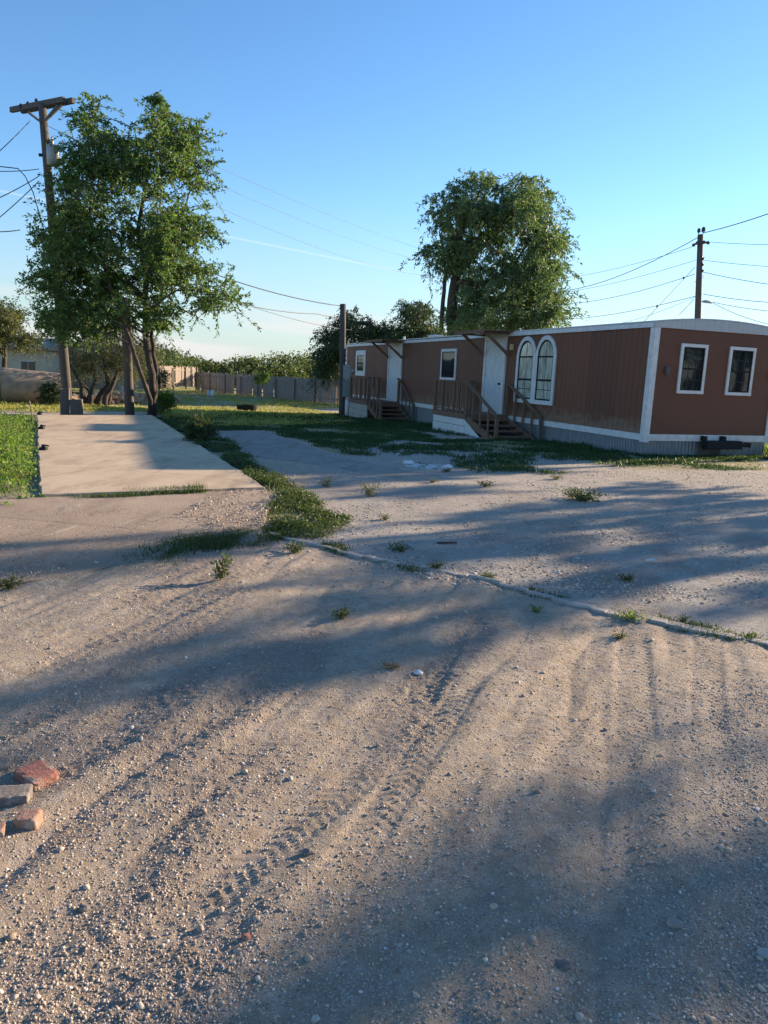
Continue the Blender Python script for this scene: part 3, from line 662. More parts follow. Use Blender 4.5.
# ------------------------------------------------------------------ porches (own things)
def porch(s0, s1, outw, fz, gz_, newel_s, label, panelmat, nb=6):
    o = thing('wooden_porch', CORNER, label, 'porch', 'wooden entry porches', rz=YAW)
    W_ = M['porchwood']
    mb = MB(); k = 9
    for i in range(k):
        y0 = .05+(outw-.05)*i/k; mb.box(s0-.03, s1+.03, y0, y0+(outw-.05)/k-.01, fz-.035, fz)
    mb.build('deck', W_, o)
    MB().box(s0-.03, s1+.03, outw+.002, outw+.04, fz-.14, fz-.01).build('rim_board', W_, o)
    MB().box(s0-.03, s1+.03, .05, outw-.01, fz-.14, fz-.04).build('joists', W_, o)
    # skirting boards of the base
    mb = MB(); nn = 3; zz = [gz_-.15+(fz-.15-gz_+.15)*i/nn for i in range(nn+1)]
    for i in range(nn): mb.box(s0+.05, s1, outw-.03, outw+.0-.002*i, zz[i], zz[i+1]-.012)
    for i in range(nn): mb.box(s1-.03, s1-.002, .06, outw-.035, zz[i], zz[i+1]-.012)
    mb.build('base_panel', panelmat, o)
    rt_ = fz+1.0
    for s_, y_ in ((s1-.05, outw-.03), (s0+.05, outw-.03), (s1-.05, .12)):
        MB().box(s_-.045, s_+.045, y_-.045, y_+.045, fz, rt_-.04).build('post', W_, o)
    MB().box(s0+.0, s1+.0, outw-.08, outw+.02, rt_-.038, rt_).build('rail', W_, o)
    MB().box(s1-.1, s1-.0, .05, outw-.082, rt_-.037, rt_-.001).build('rail', W_, o)
    MB().box(s0+.096, s1-.096, outw-.05, outw-.01, fz+.06, fz+.10).build('rail', W_, o)
    for i in range(nb):
        s_ = s0+.1+(s1-s0-.2)*(i+1)/(nb+1); MB().box(s_-.045, s_+.045, outw-.008, outw+.012, fz-.02, rt_-.045).build('baluster', W_, o)
    for i in range(5):
        y_ = .12+(outw-.25)*(i+1)/6; MB().box(s1-.02, s1-.002, y_-.04, y_+.04, fz-.0, rt_-.045).build('baluster', W_, o)
    # stairs descend towards the near end (lower s)
    ns = 4; run = (s0-newel_s-.25)
    for y_ in (.17, outw-.03):
        MB().prism([(s0, fz-.02), (s0, fz-.30), (newel_s+.35, gz_-.05), (newel_s+.05, gz_-.05), (newel_s+.05, gz_+.06)], lambda a, b, c: (a, y_-.02+c, b), .04).build('stringer', W_, o)
    for i in range(ns):
        s_ = s0-run*(i+.5)/ns; z_ = fz-(fz-gz_)*(i+1)/(ns+1)
        MB().box(s_-.16, s_+.14, .14, outw-.0, z_-.04, z_).build('tread', W_, o)
    nz_ = gz_+.70
    for y_, sn in ((outw+.035, newel_s), (.10, newel_s)):
        MB().box(sn-.045, sn+.045, y_-.045, y_+.045, gz_-.2, nz_).build('newel', M['graywood'] if y_ < 1 else W_, o)
        MB().beam((s0+.02, y_, rt_-.0), (sn, y_, nz_+.02), .10, .045).build('rail', W_, o)
        for i in range(3):
            f = (i+1)/4; s_ = s0+(sn-s0)*f; zb = fz+(gz_-fz)*f; zt = rt_+(nz_-rt_)*f
            MB().box(s_-.035, s_+.035, y_-.02, y_+.02, zb-.05, zt-.02).build('baluster', W_, o)
        if y_ < 1: MB().box(s0-.04, s0+.05, y_-.045, y_+.045, fz-.5, rt_-.02).build('post', W_, o)
    return o
p1 = porch(6.45, 8.95, 1.5, .50, -.16, 4.38, 'brown wooden porch with white boarded base at the nearer door', M['white'], 7)
MB().prism([(6.40, .30), (6.40, -.35), (5.35, -.35), (5.15, -.22)], lambda a, b, c: (a, 1.52+c, b), .02).build('stair_panel', M['white'], p1)
porch(16.0, 18.6, 1.5, .42, -.33, 14.2, 'brown wooden porch with dull tan base beside the service pole', M['tanpanel'], 6)

# ------------------------------------------------------------------ utility poles and wires
def pole_mesh(mb, b, t, r0, r1, n=14): mb.tube([b+(t-b)*i/6 for i in range(7)], [r0+(r1-r0)*i/6 for i in range(7)], n)
def insulator(mb, p, s=1.0):
    mb.tube([p, p+Vector((0, 0, .05*s)), p+Vector((0, 0, .06*s)), p+Vector((0, 0, .12*s)), p+Vector((0, 0, .13*s)), p+Vector((0, 0, .2*s))], [.02*s, .02*s, .07*s, .05*s, .07*s, .03*s], 8)
pb = G(69, 413); pt = D(42, 103, 24.2)
up_ = thing('utility_pole', pb, 'tall leaning utility pole with double crossarm at left', 'utility pole')
mb = MB(); pole_mesh(mb, Vector((0, 0, -.3)), pt-pb, .17, .115); mb.build('pole_shaft', M['polewood'], up_, True)
armz = pt.z-.02
def atz(px, py, z): 
    d = ray(px, py); t = (z-EYE)/d[2]; return Vector((d[0]*t, d[1]*t, z))
aL1, aR1 = D(11, 110, 25.0), D(64, 99.5, 23.8); aL2, aR2 = D(22, 111, 25.2), D(73.5, 100.5, 23.9)
for a, b in ((aL1, aR1), (aL2, aR2)):
    mb = MB(); mb.beam(a-pb, b-pb, .10, .15); mb.build('crossarm', M['polewood'], up_)
for fr_, px in ((.85, 58), (.8, 62)):
    q0 = D(44, 122, 24.1); mb = MB(); mb.beam(q0-pb, D(px, 105, 24.0)-pb, .05, .06); mb.build('arm_brace', M['graywood'], up_)
mb = MB(); mb.beam(D(41, 122, 24.2)-pb, D(28, 112, 24.8)-pb, .05, .06); mb.build('arm_brace', M['graywood'], up_)
for px, py in ((28, 106), (21, 108), (36.5, 103)):
    mb = MB(); insulator(mb, D(px, py+1.5, 24.7)-pb, .85); mb.build('insulator', M['porcelain'], up_)
tp = D(52.5, 145, 24.5)-pb; tb = D(54, 166, 24.5)-pb
mb = MB(); mb.tube([tb, tb.lerp(tp, .06), tb.lerp(tp, .94), tp], [.14, .20, .20, .15], 16); tx = mb.build('transformer', M['transformer'], up_, True)
mb = MB(); mb.tube([tp, tp+Vector((.0, 0, .22))], [.04, .025], 8); mb.tube([tp+Vector((-.07, 0, 0)), tp+Vector((-.07, 0, .16))], [.04, .025], 8); mb.build('bushing', M['transformer'], tx)
mb = MB(); mb.box(tb.x-.45, tb.x-.05, tb.y-.04, tb.y+.04, (tb.z+tp.z)/2-.04, (tb.z+tp.z)/2+.04); mb.build('bracket', M['black'], tx)

rb_ = Vector((*D(697, 400, 40)[:2], -.3)); rtp = D(700.5, 234.5, 40)
rp = thing('utility_pole', rb_, 'plain utility pole rising behind the mobile home roof at right', 'utility pole')
mb = MB(); pole_mesh(mb, Vector((0, 0, 0)), rtp-rb_, .19, .14); mb.build('pole_shaft', M['polewood'], rp, True)
for px, py, s in ((698.5, 234, 1.4), (703, 233.5, 1.6)):
    mb = MB(); insulator(mb, D(px, py, 39.9)-rb_, s); mb.build('insulator', M['porcelain'], rp)
for (x0, y0, x1, y1) in ((692, 246, 699, 242), (702, 242, 710, 243), (701, 258, 704, 259), (701, 263, 703, 266), (700, 268, 703, 272)):
    mb = MB(); a, b = D(x0, y0, 39.9)-rb_, D(x1, y1, 39.9)-rb_; mb.tube([a, a.lerp(b, .2), a.lerp(b, .5), a.lerp(b, .8), b], [.03, .10, .05, .10, .03], 8); mb.build('insulator', M['porcelain'], rp)
mb = MB(); mb.tube([D(702, 301.5, 39.8)-rb_, D(705, 301.5, 39.8)-rb_, D(712, 302.5, 39.8)-rb_], [.04, .08, .06], 10); mb.build('splice_case', M['darkgrey'], rp, True)
def wire(a, b, sag, r, label, group, extra=None, mat='wire'):
    n = 16; pts = [a.lerp(b, i/n)-Vector((0, 0, sag*4*(i/n)*(1-i/n))) for i in range(n+1)]
    mb = MB(); mb.tube([p-a for p in pts], r, 5); o = mb.build('power_line', M[mat], None, True, loc=a)
    return tag(o, label, 'power line', group)
gR = 'power lines on the right pole'; P0 = lambda x, y: D(x, y, 40)
wire(D(703, 233, 40), D(860, 178, 26), .15, .021, 'thick cable rising from the right pole top to the upper right', gR)
wire(D(702, 235, 40), D(540, 292, 66), .8, .021, 'thick cable from the right pole top sloping down into the willow', gR)
wire(D(710, 242, 40), D(860, 243, 30), .1, .012, 'thin wire going right just below the right pole top', gR)
wire(D(692, 247, 40), D(545, 280, 66), .3, .012, 'thin wire going left just below the right pole top', gR)
wire(D(702, 260, 40), D(860, 270, 30), .1, .012, 'thin wire going right at the upper third of the right pole', gR)
wire(D(696, 260, 40), D(545, 294, 66), .3, .012, 'thin wire going left at the upper third of the right pole', gR)
wire(D(703, 272, 40), D(860, 293, 30), .15, .015, 'medium cable going right from the middle of the right pole', gR)
wire(D(695, 274, 40), D(540, 304, 66), .5, .015, 'medium cable going left from the middle of the right pole', gR)
wire(D(703, 294, 40), D(860, 303, 30), .2, .015, 'cable going right low on the pole just above the mobile home', gR)
wire(D(696, 296, 40), D(540, 319, 66), .4, .015, 'cable going left low on the pole just above the mobile home', gR)
wire(D(712, 302, 40), D(860, 314, 30), .2, .013, 'cable going right out of the grey splice case', gR)
wire(D(712, 302.5, 40), D(860, 330, 31), .5, .012, 'sagging thin wire lowest at the right edge of the picture', gR)
wire(D(695, 297, 40), D(560, 326, 66), .7, .010, 'thin sagging service wire lowest on the left of the right pole', gR)
wire(D(695, 267, 40), D(640, 326, 36), .0, .014, 'steep guy wire with two black insulators on the right pole', gR)
wire(D(694, 299, 40), D(668, 325, 37), .05, .014, 'short steep service wire under the guy wire', gR)
for px, py, dd, lb in ((683.5, 278, 39.2, 'upper small black strain insulator threaded on the guy wire'), (657, 306.5, 37.0, 'lower small black strain insulator threaded on the guy wire')):
    mb = MB(); insulator(mb, Vector((0, 0, -.07)), .7); tag(mb.build('guy_insulator', M['porcelain'], loc=D(px, py, dd)), lb, 'insulator', 'strain insulators on the guy wire')
wire(D(704, 275, 40), D(695, 281, 40), .25, .010, 'loose jumper loop hanging at the middle of the right pole', gR)
gL = 'power lines on the left pole'
wire(D(30, 121, 24.4), D(-70, 207, 17), .1, .012, 'wire from the left crossarm down to the left picture edge', gL)
wire(D(39, 169, 24.3), D(-60, 165, 18), .1, .012, 'level wire leaving the left pole below the transformer', gL)
wire(D(39, 176, 24.3), D(-60, 220, 17), .1, .013, 'upper of two sloping service cables at the left edge', gL)
wire(D(39, 181, 24.3), D(-60, 262, 17), .1, .013, 'lower steeper service cable at the left edge', gL)
wire(D(20, 230, 23.5), D(-60, 224, 17), .1, .014, 'low cable coming out of the tree at the left edge', gL)
mb = MB(); pp = [D(-30, 165, 22), D(0, 166.5, 23.5), D(18, 168.5, 24), D(25, 176, 24.2), D(33, 192, 24.2), D(44, 230, 24.1)]
mb.tube([p-pp[0] for p in pp], .015, 6); tag(mb.build('power_line', M['wire'], None, True, loc=pp[0]), 'thick cable looping over and down into the tree at left', 'power line', gL)
wire(D(73, 101, 24), D(470, 262, 84), .6, .007, 'highest wire crossing the sky from the left crossarm', gL)
wire(D(60, 112, 24), D(470, 268, 84), 1.0, .007, 'second wire crossing the sky from the left crossarm', gL)
wire(D(46, 125, 24), D(470, 275, 84), 1.6, .007, 'lowest thin wire crossing the sky from the left crossarm', gL)
bt = D(470, 260, 84.3)
bp = thing('utility_pole', (bt.x, bt.y, -.3), 'distant utility pole mostly hidden behind the tall willow', 'utility pole')
mb = MB(); mb.tube([(0, 0, 0), (0, 0, bt.z+.5)], [.2, .14], 10); mb.build('pole_shaft', M['polewood'], bp, True)
mb = MB(); mb.beam((-.9, 0, bt.z+.1), (.9, 0, bt.z+.1), .1, .12); mb.build('crossarm', M['polewood'], bp)
# service pole
sb = G(342, 417); st_ = Vector((*D(343, 304, sb.y)[:3],))
sp = thing('service_pole', sb, 'short dark wooden service pole carrying meter boxes by the far porch', 'service pole')
mb = MB(); pole_mesh(mb, Vector((0, 0, -.3)), st_-sb, .15, .135); mb.build('pole_shaft', M['polewood'], sp, True)
def sbox(nm, x0, y0, x1, y1, dpt, mat, off=0):
    a = D(x0, y0, sb.y-.16)-sb; b = D(x1, y1, sb.y-.16)-sb
    return MB().box(a.x, b.x, a.y-dpt+off, a.y+off, b.z, a.z).build(nm, mat, sp, bevel=.012)
mtr = sbox('meter_box', 343.5, 365, 350.5, 379, .16, M['darkgrey']); sbox('breaker_box', 343, 379.5, 352, 397, .18, paint('breaker_box_green', (.20, .26, .25), None, .5))
mc = D(353.0, 371.5, sb.y-.22)-sb
mb = MB(); mb.tube([mc-Vector((.12, 0, 0)), mc, mc+Vector((.05, 0, 0)), mc+Vector((.12, 0, 0))], [.10, .10, .085, .05], 16); mb.build('meter', M['transformer'], mtr, True)
cb = D(347.5, 400, sb.y-.3)-sb
mb = MB(); mb.tube([(cb.x, cb.y, -.15), (cb.x, cb.y, cb.z)], .11, 12); mb.build('white_riser', M['white'], sp, True)
gS = 'service drop wires'
wire(D(60, 205, 24), st_+Vector((0, 0, -.1)), .5, .020, 'cable sloping from the left trees to the top of the service pole', gS)
wire(D(60, 222, 24), D(352, 330, 46), .6, .012, 'thin middle wire sloping down towards the dark tree', gS)
wire(D(70, 245, 24), D(317, 314, 44), .5, .018, 'cable ending at a small knob left of the service pole', gS)
wire(D(317, 314, 44), D(345, 318, 52), .05, .018, 'short end of cable running into the dark tree', gS)

# ------------------------------------------------------------------ stubs behind the pad
def stub(px0, px1, pyt, pyb, label, lean, mat, depth=.25, name='wooden_post'):
    b = G((px0+px1)/2, pyb); w = (px1-px0)/FPX*b.y; h_ = (pyb-pyt)/FPX*b.y
    o = thing(name, b, label, 'post'); V = []
    mb = MB(); k = 3; r_ = random.Random(int(px0))
    for i in range(k):
        x0_ = -w/2+w*i/k; x1_ = x0_+w/k-.006; a_ = h_*r_.uniform(.90, 1.0); b_ = h_*r_.uniform(.90, 1.0); y_ = r_.uniform(0, .03)
        mb.prism([(x0_, -.3), (x1_, -.3), (x1_+.01, a_), (x0_, b_)], lambda p_, q_, c: (p_, y_+c, q_), depth)
    mb.build('planks', mat, o, bevel=.005); o.rotation_euler = (0, lean, .25); return o
stub(60.5, 68.5, 388, 416, 'upright weathered timber leaning against the left utility pole', .03, M['graywood'])
stub(70.5, 81.5, 399, 416.5, 'short wide weathered timber stub right of the left utility pole', .0, M['graywood'], .3)
b = G(130, 416.5); t_ = D(125, 300, 23.2); so = thing('wooden_pole', b, 'thick grey wooden pole rising into the left tree behind the pad', 'pole')
mb = MB(); pole_mesh(mb, Vector((0, 0, -.3)), t_-b, .165, .14); mb.build('pole_shaft', M['graywood'], so, True)
q_ = D(124.0, 389, b.y-.2)-b; mb = MB(); mb.box(q_.x-.05, q_.x+.08, q_.y-.06, q_.y+.06, q_.z-.1, q_.z+.1)
mb.build('outlet_box', paint('blue_plastic', (.25, .42, .55), None, .5), so, bevel=.015)
b = G(31.5, 421); mb = MB(); mb.tube([(0, 0, -.1), (.02, 0, .28), (-.03, 0, .56)], [.02, .02, .015], 6)
tag(mb.build('stake', M['fencewood'], loc=b), 'thin pale stake in the weeds left of the concrete pad', 'stake')
for k, (px, py, lb) in enumerate(((39.5, 414.8, 'black anchor stub at the far corner of the concrete pad'), (41.5, 429, 'black anchor stub in the middle of the pad left edge'), (43.5, 450, 'black anchor stub on the pad left edge nearest the viewer'))):
    b = G(px, py, PADZ); mb = MB(); mb.box(-.06, .06, -.05, .05, 0, .05); mb.tube([(0, 0, .05), (0, 0, .10)], [.035, .03], 8); mb.tube([(.0, .0, .09), (.09, .02, .07)], .015, 6)
    tag(mb.build('anchor_stub', M['black'], loc=b, bevel=.006), lb, 'anchor', 'pad anchor stubs')

# ------------------------------------------------------------------ bricks
def brick(px, py, w, d_, h_, rz, tilt, mat, label, seed, zoff=0):
    b = G(px, py); r = random.Random(seed); nx_, ny_, nz_ = 7, 4, 3; import bmesh
    bm = bmesh.new(); bmesh.ops.create_cube(bm, size=1); bmesh.ops.subdivide_edges(bm, edges=bm.edges[:], cuts=5, use_grid_fill=True)
    for v in bm.verts:
        c = v.co.copy(); k = sum(abs(abs(a)-.5) < .01 for a in c)
        if k >= 2: c *= 1-r.uniform(.0, .09)*(k-1)
        c += Vector((r.uniform(-.007, .007) for _ in range(3)))
        v.co = Vector((c.x*w, c.y*d_, c.z*h_))
    me = bpy.data.meshes.new('brick'); bm.to_mesh(me); bm.free()
    o = link('brick', me, mat); o.location = (b.x, b.y, float(ground_z(b.x, b.y))+h_/2-.028+zoff); o.rotation_euler = (tilt[0], tilt[1], rz)
    m = o.modifiers.new('b', 'BEVEL'); m.width = .003; m.segments = 1
    return tag(o, label, 'brick', 'loose bricks at the left edge')
brick(37, 777, .15, .115, .075, -.60, (.05, .03), M['brick'], 'red brick with a clean red top, farthest right in the pile', 1)
brick(8, 800, .16, .10, .075, .25, (-.04, .02), M['brickgrey'], 'dark grey weathered brick left of the red one', 2)
brick(29, 827, .08, .07, .065, .05, (.06, -.05), M['brickpale'], 'small broken half brick with pale mortar, nearest the viewer', 3)
brick(-2, 768, .09, .08, .055, .6, (0, .1), M['brickgrey'], 'grey brick fragment at the back of the pile by the picture edge', 4)
brick(-6, 838, .08, .06, .05, .3, (0, -.1), M['brickpale'], 'orange brick chip cut by the left picture edge', 5)

# single rocks
def rock(px, py, s, label, mat, seed):
    r = np.random.default_rng(seed); b = G(px, py); mb = MB(); import bmesh
    bm = bmesh.new(); bmesh.ops.create_icosphere(bm, subdivisions=2, radius=1)
    for v in bm.verts: v.co = Vector((v.co.x*1.2, v.co.y*.9, v.co.z*.65))*s*float(1+r.uniform(-.16, .16))
    me = bpy.data.meshes.new('rock'); bm.to_mesh(me); bm.free(); o = link('rock', me, mat); o.location = (b.x, b.y, float(ground_z(b.x, b.y))+s*.25)
    return tag(o, label, 'rock')
rock(418, 676, .022, 'white stone alone in the middle of the dirt drive', M['white'], 1)
rock(672, 939, .022, 'pale grey stone in the shaded gravel at lower right', M['path'], 2)
rock(764, 960, .02, 'whitish stone by the right picture edge', M['curb'], 3)
rock(308, 858, .018, 'grey stone pair in the lower middle gravel', M['brickgrey'], 4)
rock(246, 940, .012, 'rusty brown stone in the lower left gravel', M['brick'], 5)
rock(84, 908, .015, 'dull brown clod in the lower left gravel', M['brickgrey'], 6)
rock(563, 974, .018, 'brownish rounded stone at bottom right of centre', M['brickgrey'], 7)
# white debris on the dirt
b = G(428, 467); r = np.random.default_rng(4); nn = 70
gu, gv_ = np.meshgrid(np.linspace(-1, 1, nn), np.linspace(-1, 1, nn)); rad = 1+.3*fbm(gu*2, gv_*2, 7, 2)
zz = .05+.10*np.abs(fbm(gu*2.5+3, gv_*2.5, 8, 4)); zz[(np.hypot(gu, gv_) > .95) | (fbm(gu*3.5, gv_*3.5, 9, 4) > -.03)] = -.06
V = np.stack([gu*.42*rad, gv_*.36*rad, zz*.3], 2).reshape(-1, 3); I = np.arange(nn*(nn-1)).reshape(nn-1, nn)[:, :-1].ravel()
tag(np_mesh('debris_sheet', V, np.stack([I, I+1, I+nn+1, I+nn], 1), paint('dirty_plastic', (.62, .62, .60), (.40, .37, .33), .6, 9), loc=b), 'crumpled white sheet lying flat in the dirt before the porches', 'debris')
for k, (px, py, s) in enumerate(((408, 464, .09), (448, 468, .08), (400, 455, .05))):
    rock(px, py, s, ['white scrap left of the crumpled sheet', 'white scrap right of the crumpled sheet', 'small pale scrap on the grass beyond the crumpled sheet'][k], M['white'], 20+k)
b = G(650, 562); mb = MB(); mb.beam((-.035, 0, .012), (.04, .02, .02), .03, .012); mb.beam((.02, 0, .01), (.05, .05, .018), .025, .01); tag(mb.build('debris_scrap', M['white'], loc=b), 'small white scrap on the grey drive at right', 'debris')
b = G(447, 544); mb = MB(); mb.beam((-.1, 0, .01), (.1, .02, .015), .03, .012); tag(mb.build('stick', M['bark'], loc=b), 'dark stick lying on the grey drive', 'stick')

# yard objects
b = G(247, 411); o = thing('rubber_tub', b, 'low black tub lying on the sunlit grass', 'tub', rz=.3)
mb = MB(); n_ = 20; V = []
for z_, s_ in ((-.03, .9), (.12, 1), (.16, 1.05), (.16, .93), (.05, .88)): V += [(.36*s_*math.cos(2*math.pi*k/n_)*(1.15 if 1 else 1), .24*s_*math.sin(2*math.pi*k/n_), z_) for k in range(n_)]
F_ = [(j*n_+k, j*n_+(k+1) % n_, (j+1)*n_+(k+1) % n_, (j+1)*n_+k) for j in range(4) for k in range(n_)]+[tuple(4*n_+k for k in range(n_))]
mb.add([(x*1.35, y*1.35, z*1.9+.03) for x, y, z in V], F_); mb.build('tub_body', M['black'], o, True)
b = G(212, 397); o = thing('garden_ornament', b, 'small white ornament standing before the wooden fence', 'ornament')
mb = MB(); mb.tube([(0, 0, 0), (0, 0, .12), (.0, 0, .35), (.05, 0, .5), (.1, 0, .52)], [.12, .2, .17, .08, .03], 12); mb.build('ornament_body', M['white'], o, True)
mb = MB(); mb.tube([(-.3, 0, 0), (-.3, 0, .3), (-.26, 0, .42), (-.2, 0, .44)], [.08, .12, .07, .03], 10); mb.build('ornament_body', M['white'], o, True)
b = G(206.5, 397.5); mb = MB(); mb.beam((0, 0, 0), (0, 0, .55), .09, .03, (1, 0, 0)); tag(mb.build('marker_stake', M['orange'], loc=b, bevel=.005), 'small orange marker stake beside the white ornament', 'stake')

# ------------------------------------------------------------------ fence
def fence(p0, p1, hgt, label, seed):
    r = random.Random(seed); p0 = Vector(p0); p1 = Vector(p1); d_ = p1-p0; L = d_.length; rz = math.atan2(d_.y, d_.x)
    o = thing('wooden_fence', p0, label, 'fence', 'yard fence runs', rz)
    mb = MB(); x = 0
    while x < L-.1:
        w = .135+r.uniform(-.01, .01); hh = hgt+r.uniform(-.09, .05)
        if r.random() > .04: mb.box(x, x+w, -.012+r.uniform(-.004, .004), .012, .02, hh)
        x += w+r.choice((.008, .012, .03))
    mb.build('pickets', M['fencewood'], o)
    for z_ in (.35, hgt-.3): MB().box(0, L, .016, .055, z_-.045, z_+.045).build('rail', M['fencewood'], o)
    for z_ in (.35, hgt-.3): MB().box(0, L, -.055, -.020, z_-.04, z_+.04).build('rail', M['fencewood'], o)
    k = int(L/2.4)
    for i in range(k+1): MB().box(L*i/k-.05, L*i/k+.05, -.16, -.06, -.2, hgt-r.uniform(0, .15)).build('post', M['fencewood'], o)
FC = G(197, 391); FE = G(340, 404.5)
fence(FC, FE+(FE-FC)*.35, 1.74, 'long grey picket fence at the back of the yard', 1)
fence((FC.x-.9, FC.y-8.5, -.3), (FC.x-.03, FC.y-.2, -.3), 1.74, 'sunlit short fence run meeting the back fence at its left corner', 2)

# ------------------------------------------------------------------ house, tank, low wall at far left
hb = Vector((*D(46, 380, 48)[:2], -.3)); o = thing('house', hb, 'pale low house with small window beyond the tank at far left', 'house', rz=.08)
MB().box(-14, 0, 0, 8, 0, 2.45).build('wall', M['housewall'], o)
rf = MB(); rf.add([(-14.4, -.5, 2.45), (.4, -.5, 2.45), (.4, 8.5, 2.45), (-14.4, 8.5, 2.45), (-14.4, 4, 3.3), (.4, 4, 3.3), (-14.4, -.5, 2.62), (.4, -.5, 2.62), (.4, 8.5, 2.62), (-14.4, 8.5, 2.62)], [(0, 1, 2, 3), (0, 1, 7, 6), (2, 3, 9, 8), (6, 7, 5, 4), (8, 9, 4, 5), (1, 2, 8, 5, 7), (3, 0, 6, 4, 9)]); rf.build('roof', M['houseroof'], o)
w = MB().box(-1.55, -.55, -.04, -.002, 1.05, 1.75).build('window', M['white'], o)
MB().box(-1.5, -1.07, -.05, -.041, 1.1, 1.7).box(-1.03, -.6, -.05, -.041, 1.1, 1.7).build('pane', M['glass'], w)
MB().box(-4.0, -3.1, -.03, -.002, .0, 2.0).build('door', M['black'], o)  # black sheet painted in for the unlit dark of an opening
MB().box(-2.6, -2.5, -.02, -.002, .0, 2.4).build('wall_seam', M['houseroof'], o)
# far tan building piece
hb = Vector((*D(50, 380, 52)[:2], -.3)); o = thing('shed', hb, 'small tan shed glimpsed behind the house and left pole', 'shed', rz=-.1)
MB().box(0, 5, 0, 4, 0, 2.3).build('wall', paint('tan_wall', (.40, .31, .21), None, .9, 2), o); MB().prism([(-.3, 2.302), (5.3, 2.302), (5.3, 2.4), (2.5, 3.2), (-.3, 2.4)], lambda a, b, c: (a, -.3+c, b), 4.6).build('roof', M['houseroof'], o)
tb0 = G(2, 403); R_ = .80; o = thing('storage_tank', tb0, 'tan round storage tank lying on its side, dappled with shadow', 'tank', rz=.45)
mb = MB(); mb.tube([(-.02, 0, R_), (0, 0, R_), (.1, 0, R_), (2.6, 0, R_-.1), (2.75, 0, R_-.12), (2.8, 0, R_-.12)], [R_*.8, R_, R_, R_*.88, R_*.8, R_*.3], 28); mb.build('tank_shell', M['tank'], o, True)
mb = MB(); mb.tube([(-.12, 0, R_), (-.1, 0, R_), (-.03, 0, R_)], [R_*.7, R_*1.02, R_*1.03], 28); mb.build('tank_end', M['cream'], o, True)
# low rubble wall
r = np.random.default_rng(9); mbw = MB(); import bmesh
bm = bmesh.new()
a0 = G(52, 404); a1 = G(172, 404)
for i in range(240):
    t = r.random(); p = a0.lerp(a1, t)+Vector((0, 1.5+r.uniform(-.2, .2), 0)); z_ = r.uniform(0, .62)*(1-.45*abs(2*t-1)); s = r.uniform(.10, .22)
    res = bmesh.ops.create_icosphere(bm, subdivisions=1, radius=1)
    for v in res['verts']: v.co = p+Vector((v.co.x*s*1.4, v.co.y*s, v.co.z*s*.8+z_))*1.0+Vector(r.normal(0, .012, 3))
me = bpy.data.meshes.new('rubble'); bm.to_mesh(me); bm.free(); tag(link('rubble_wall', me, M['tank']), 'low tan heap of rubble behind the twisted mesquite trunks', 'rubble wall')

# ------------------------------------------------------------------ trees
E1 = [(46, 318, 22, 22), (78, 326, 28, 16), (125, 185, 30, 40), (165, 225, 30, 40), (150, 260, 30, 30), (160, 112, 6, 16), (100, 112, 8, 18), (188, 140, 14, 20), (195, 232, 15, 22), (160, 124, 14, 16), (150, 155, 50, 35), (97, 150, 38, 28), (85, 195, 42, 42), (62, 250, 38, 45), (52, 296, 28, 34), (100, 265, 58, 60), (190, 185, 22, 48), (172, 245, 32, 50), (200, 285, 32, 30), (135, 300, 55, 34), (218, 294, 22, 20), (92, 122, 16, 14), (90, 325, 40, 18)]
tb_ = G(152, 414)
tt = lambda *p: D(*p)
trunks = [([tb_-Vector((0, 0, .3)), D(153, 385, 23.9), D(145, 335, 23.9), D(146, 280, 23.8), D(138, 230, 24.2), D(150, 160, 24.2), D(160, 110, 24.3)], [.16, .115, .10, .085, .065, .04, .015]),
          ([tb_-Vector((-.1, 0, .2)), D(156, 370, 24.2), D(151, 330, 24.3), D(170, 260, 24.5), D(190, 190, 24.6)], [.09, .07, .06, .045, .02]),
          ([tb_-Vector((.05, 0, .2)), D(150, 400, 23.6), D(138, 365, 23.2), D(130, 340, 23.0), D(112, 290, 23.2), D(90, 220, 23.6), D(95, 150, 23.8)], [.11, .075, .065, .06, .06, .05, .02]),
          ([D(146, 300, 23.8), D(110, 270, 24.8), D(60, 230, 25)], [.1, .07, .03])]
cl_ = clumps_px(E1, 24.1, 2.2, 330, .46, 11, .5)+[(D(160, 104, 24.3), .25), (D(163, 112, 24.3), .35), (D(99, 105, 24), .35), (D(192, 130, 24), .35), (D(203, 165, 24), .4), (D(238, 300, 24), .35), (D(212, 232, 24), .45), (D(157, 98, 24.3), .22), (D(150, 118, 24.2), .4), (D(170, 122, 24.2), .4)]
tree('elm_tree', 'leafy dark green elm tree beside the concrete pad at left', 'tree', tb_, trunks, cl_, M['leaf_elm2'], .115, .42, 30, 10, .26, 1.0, seed=21, leafjit=.028, tl=1.5)
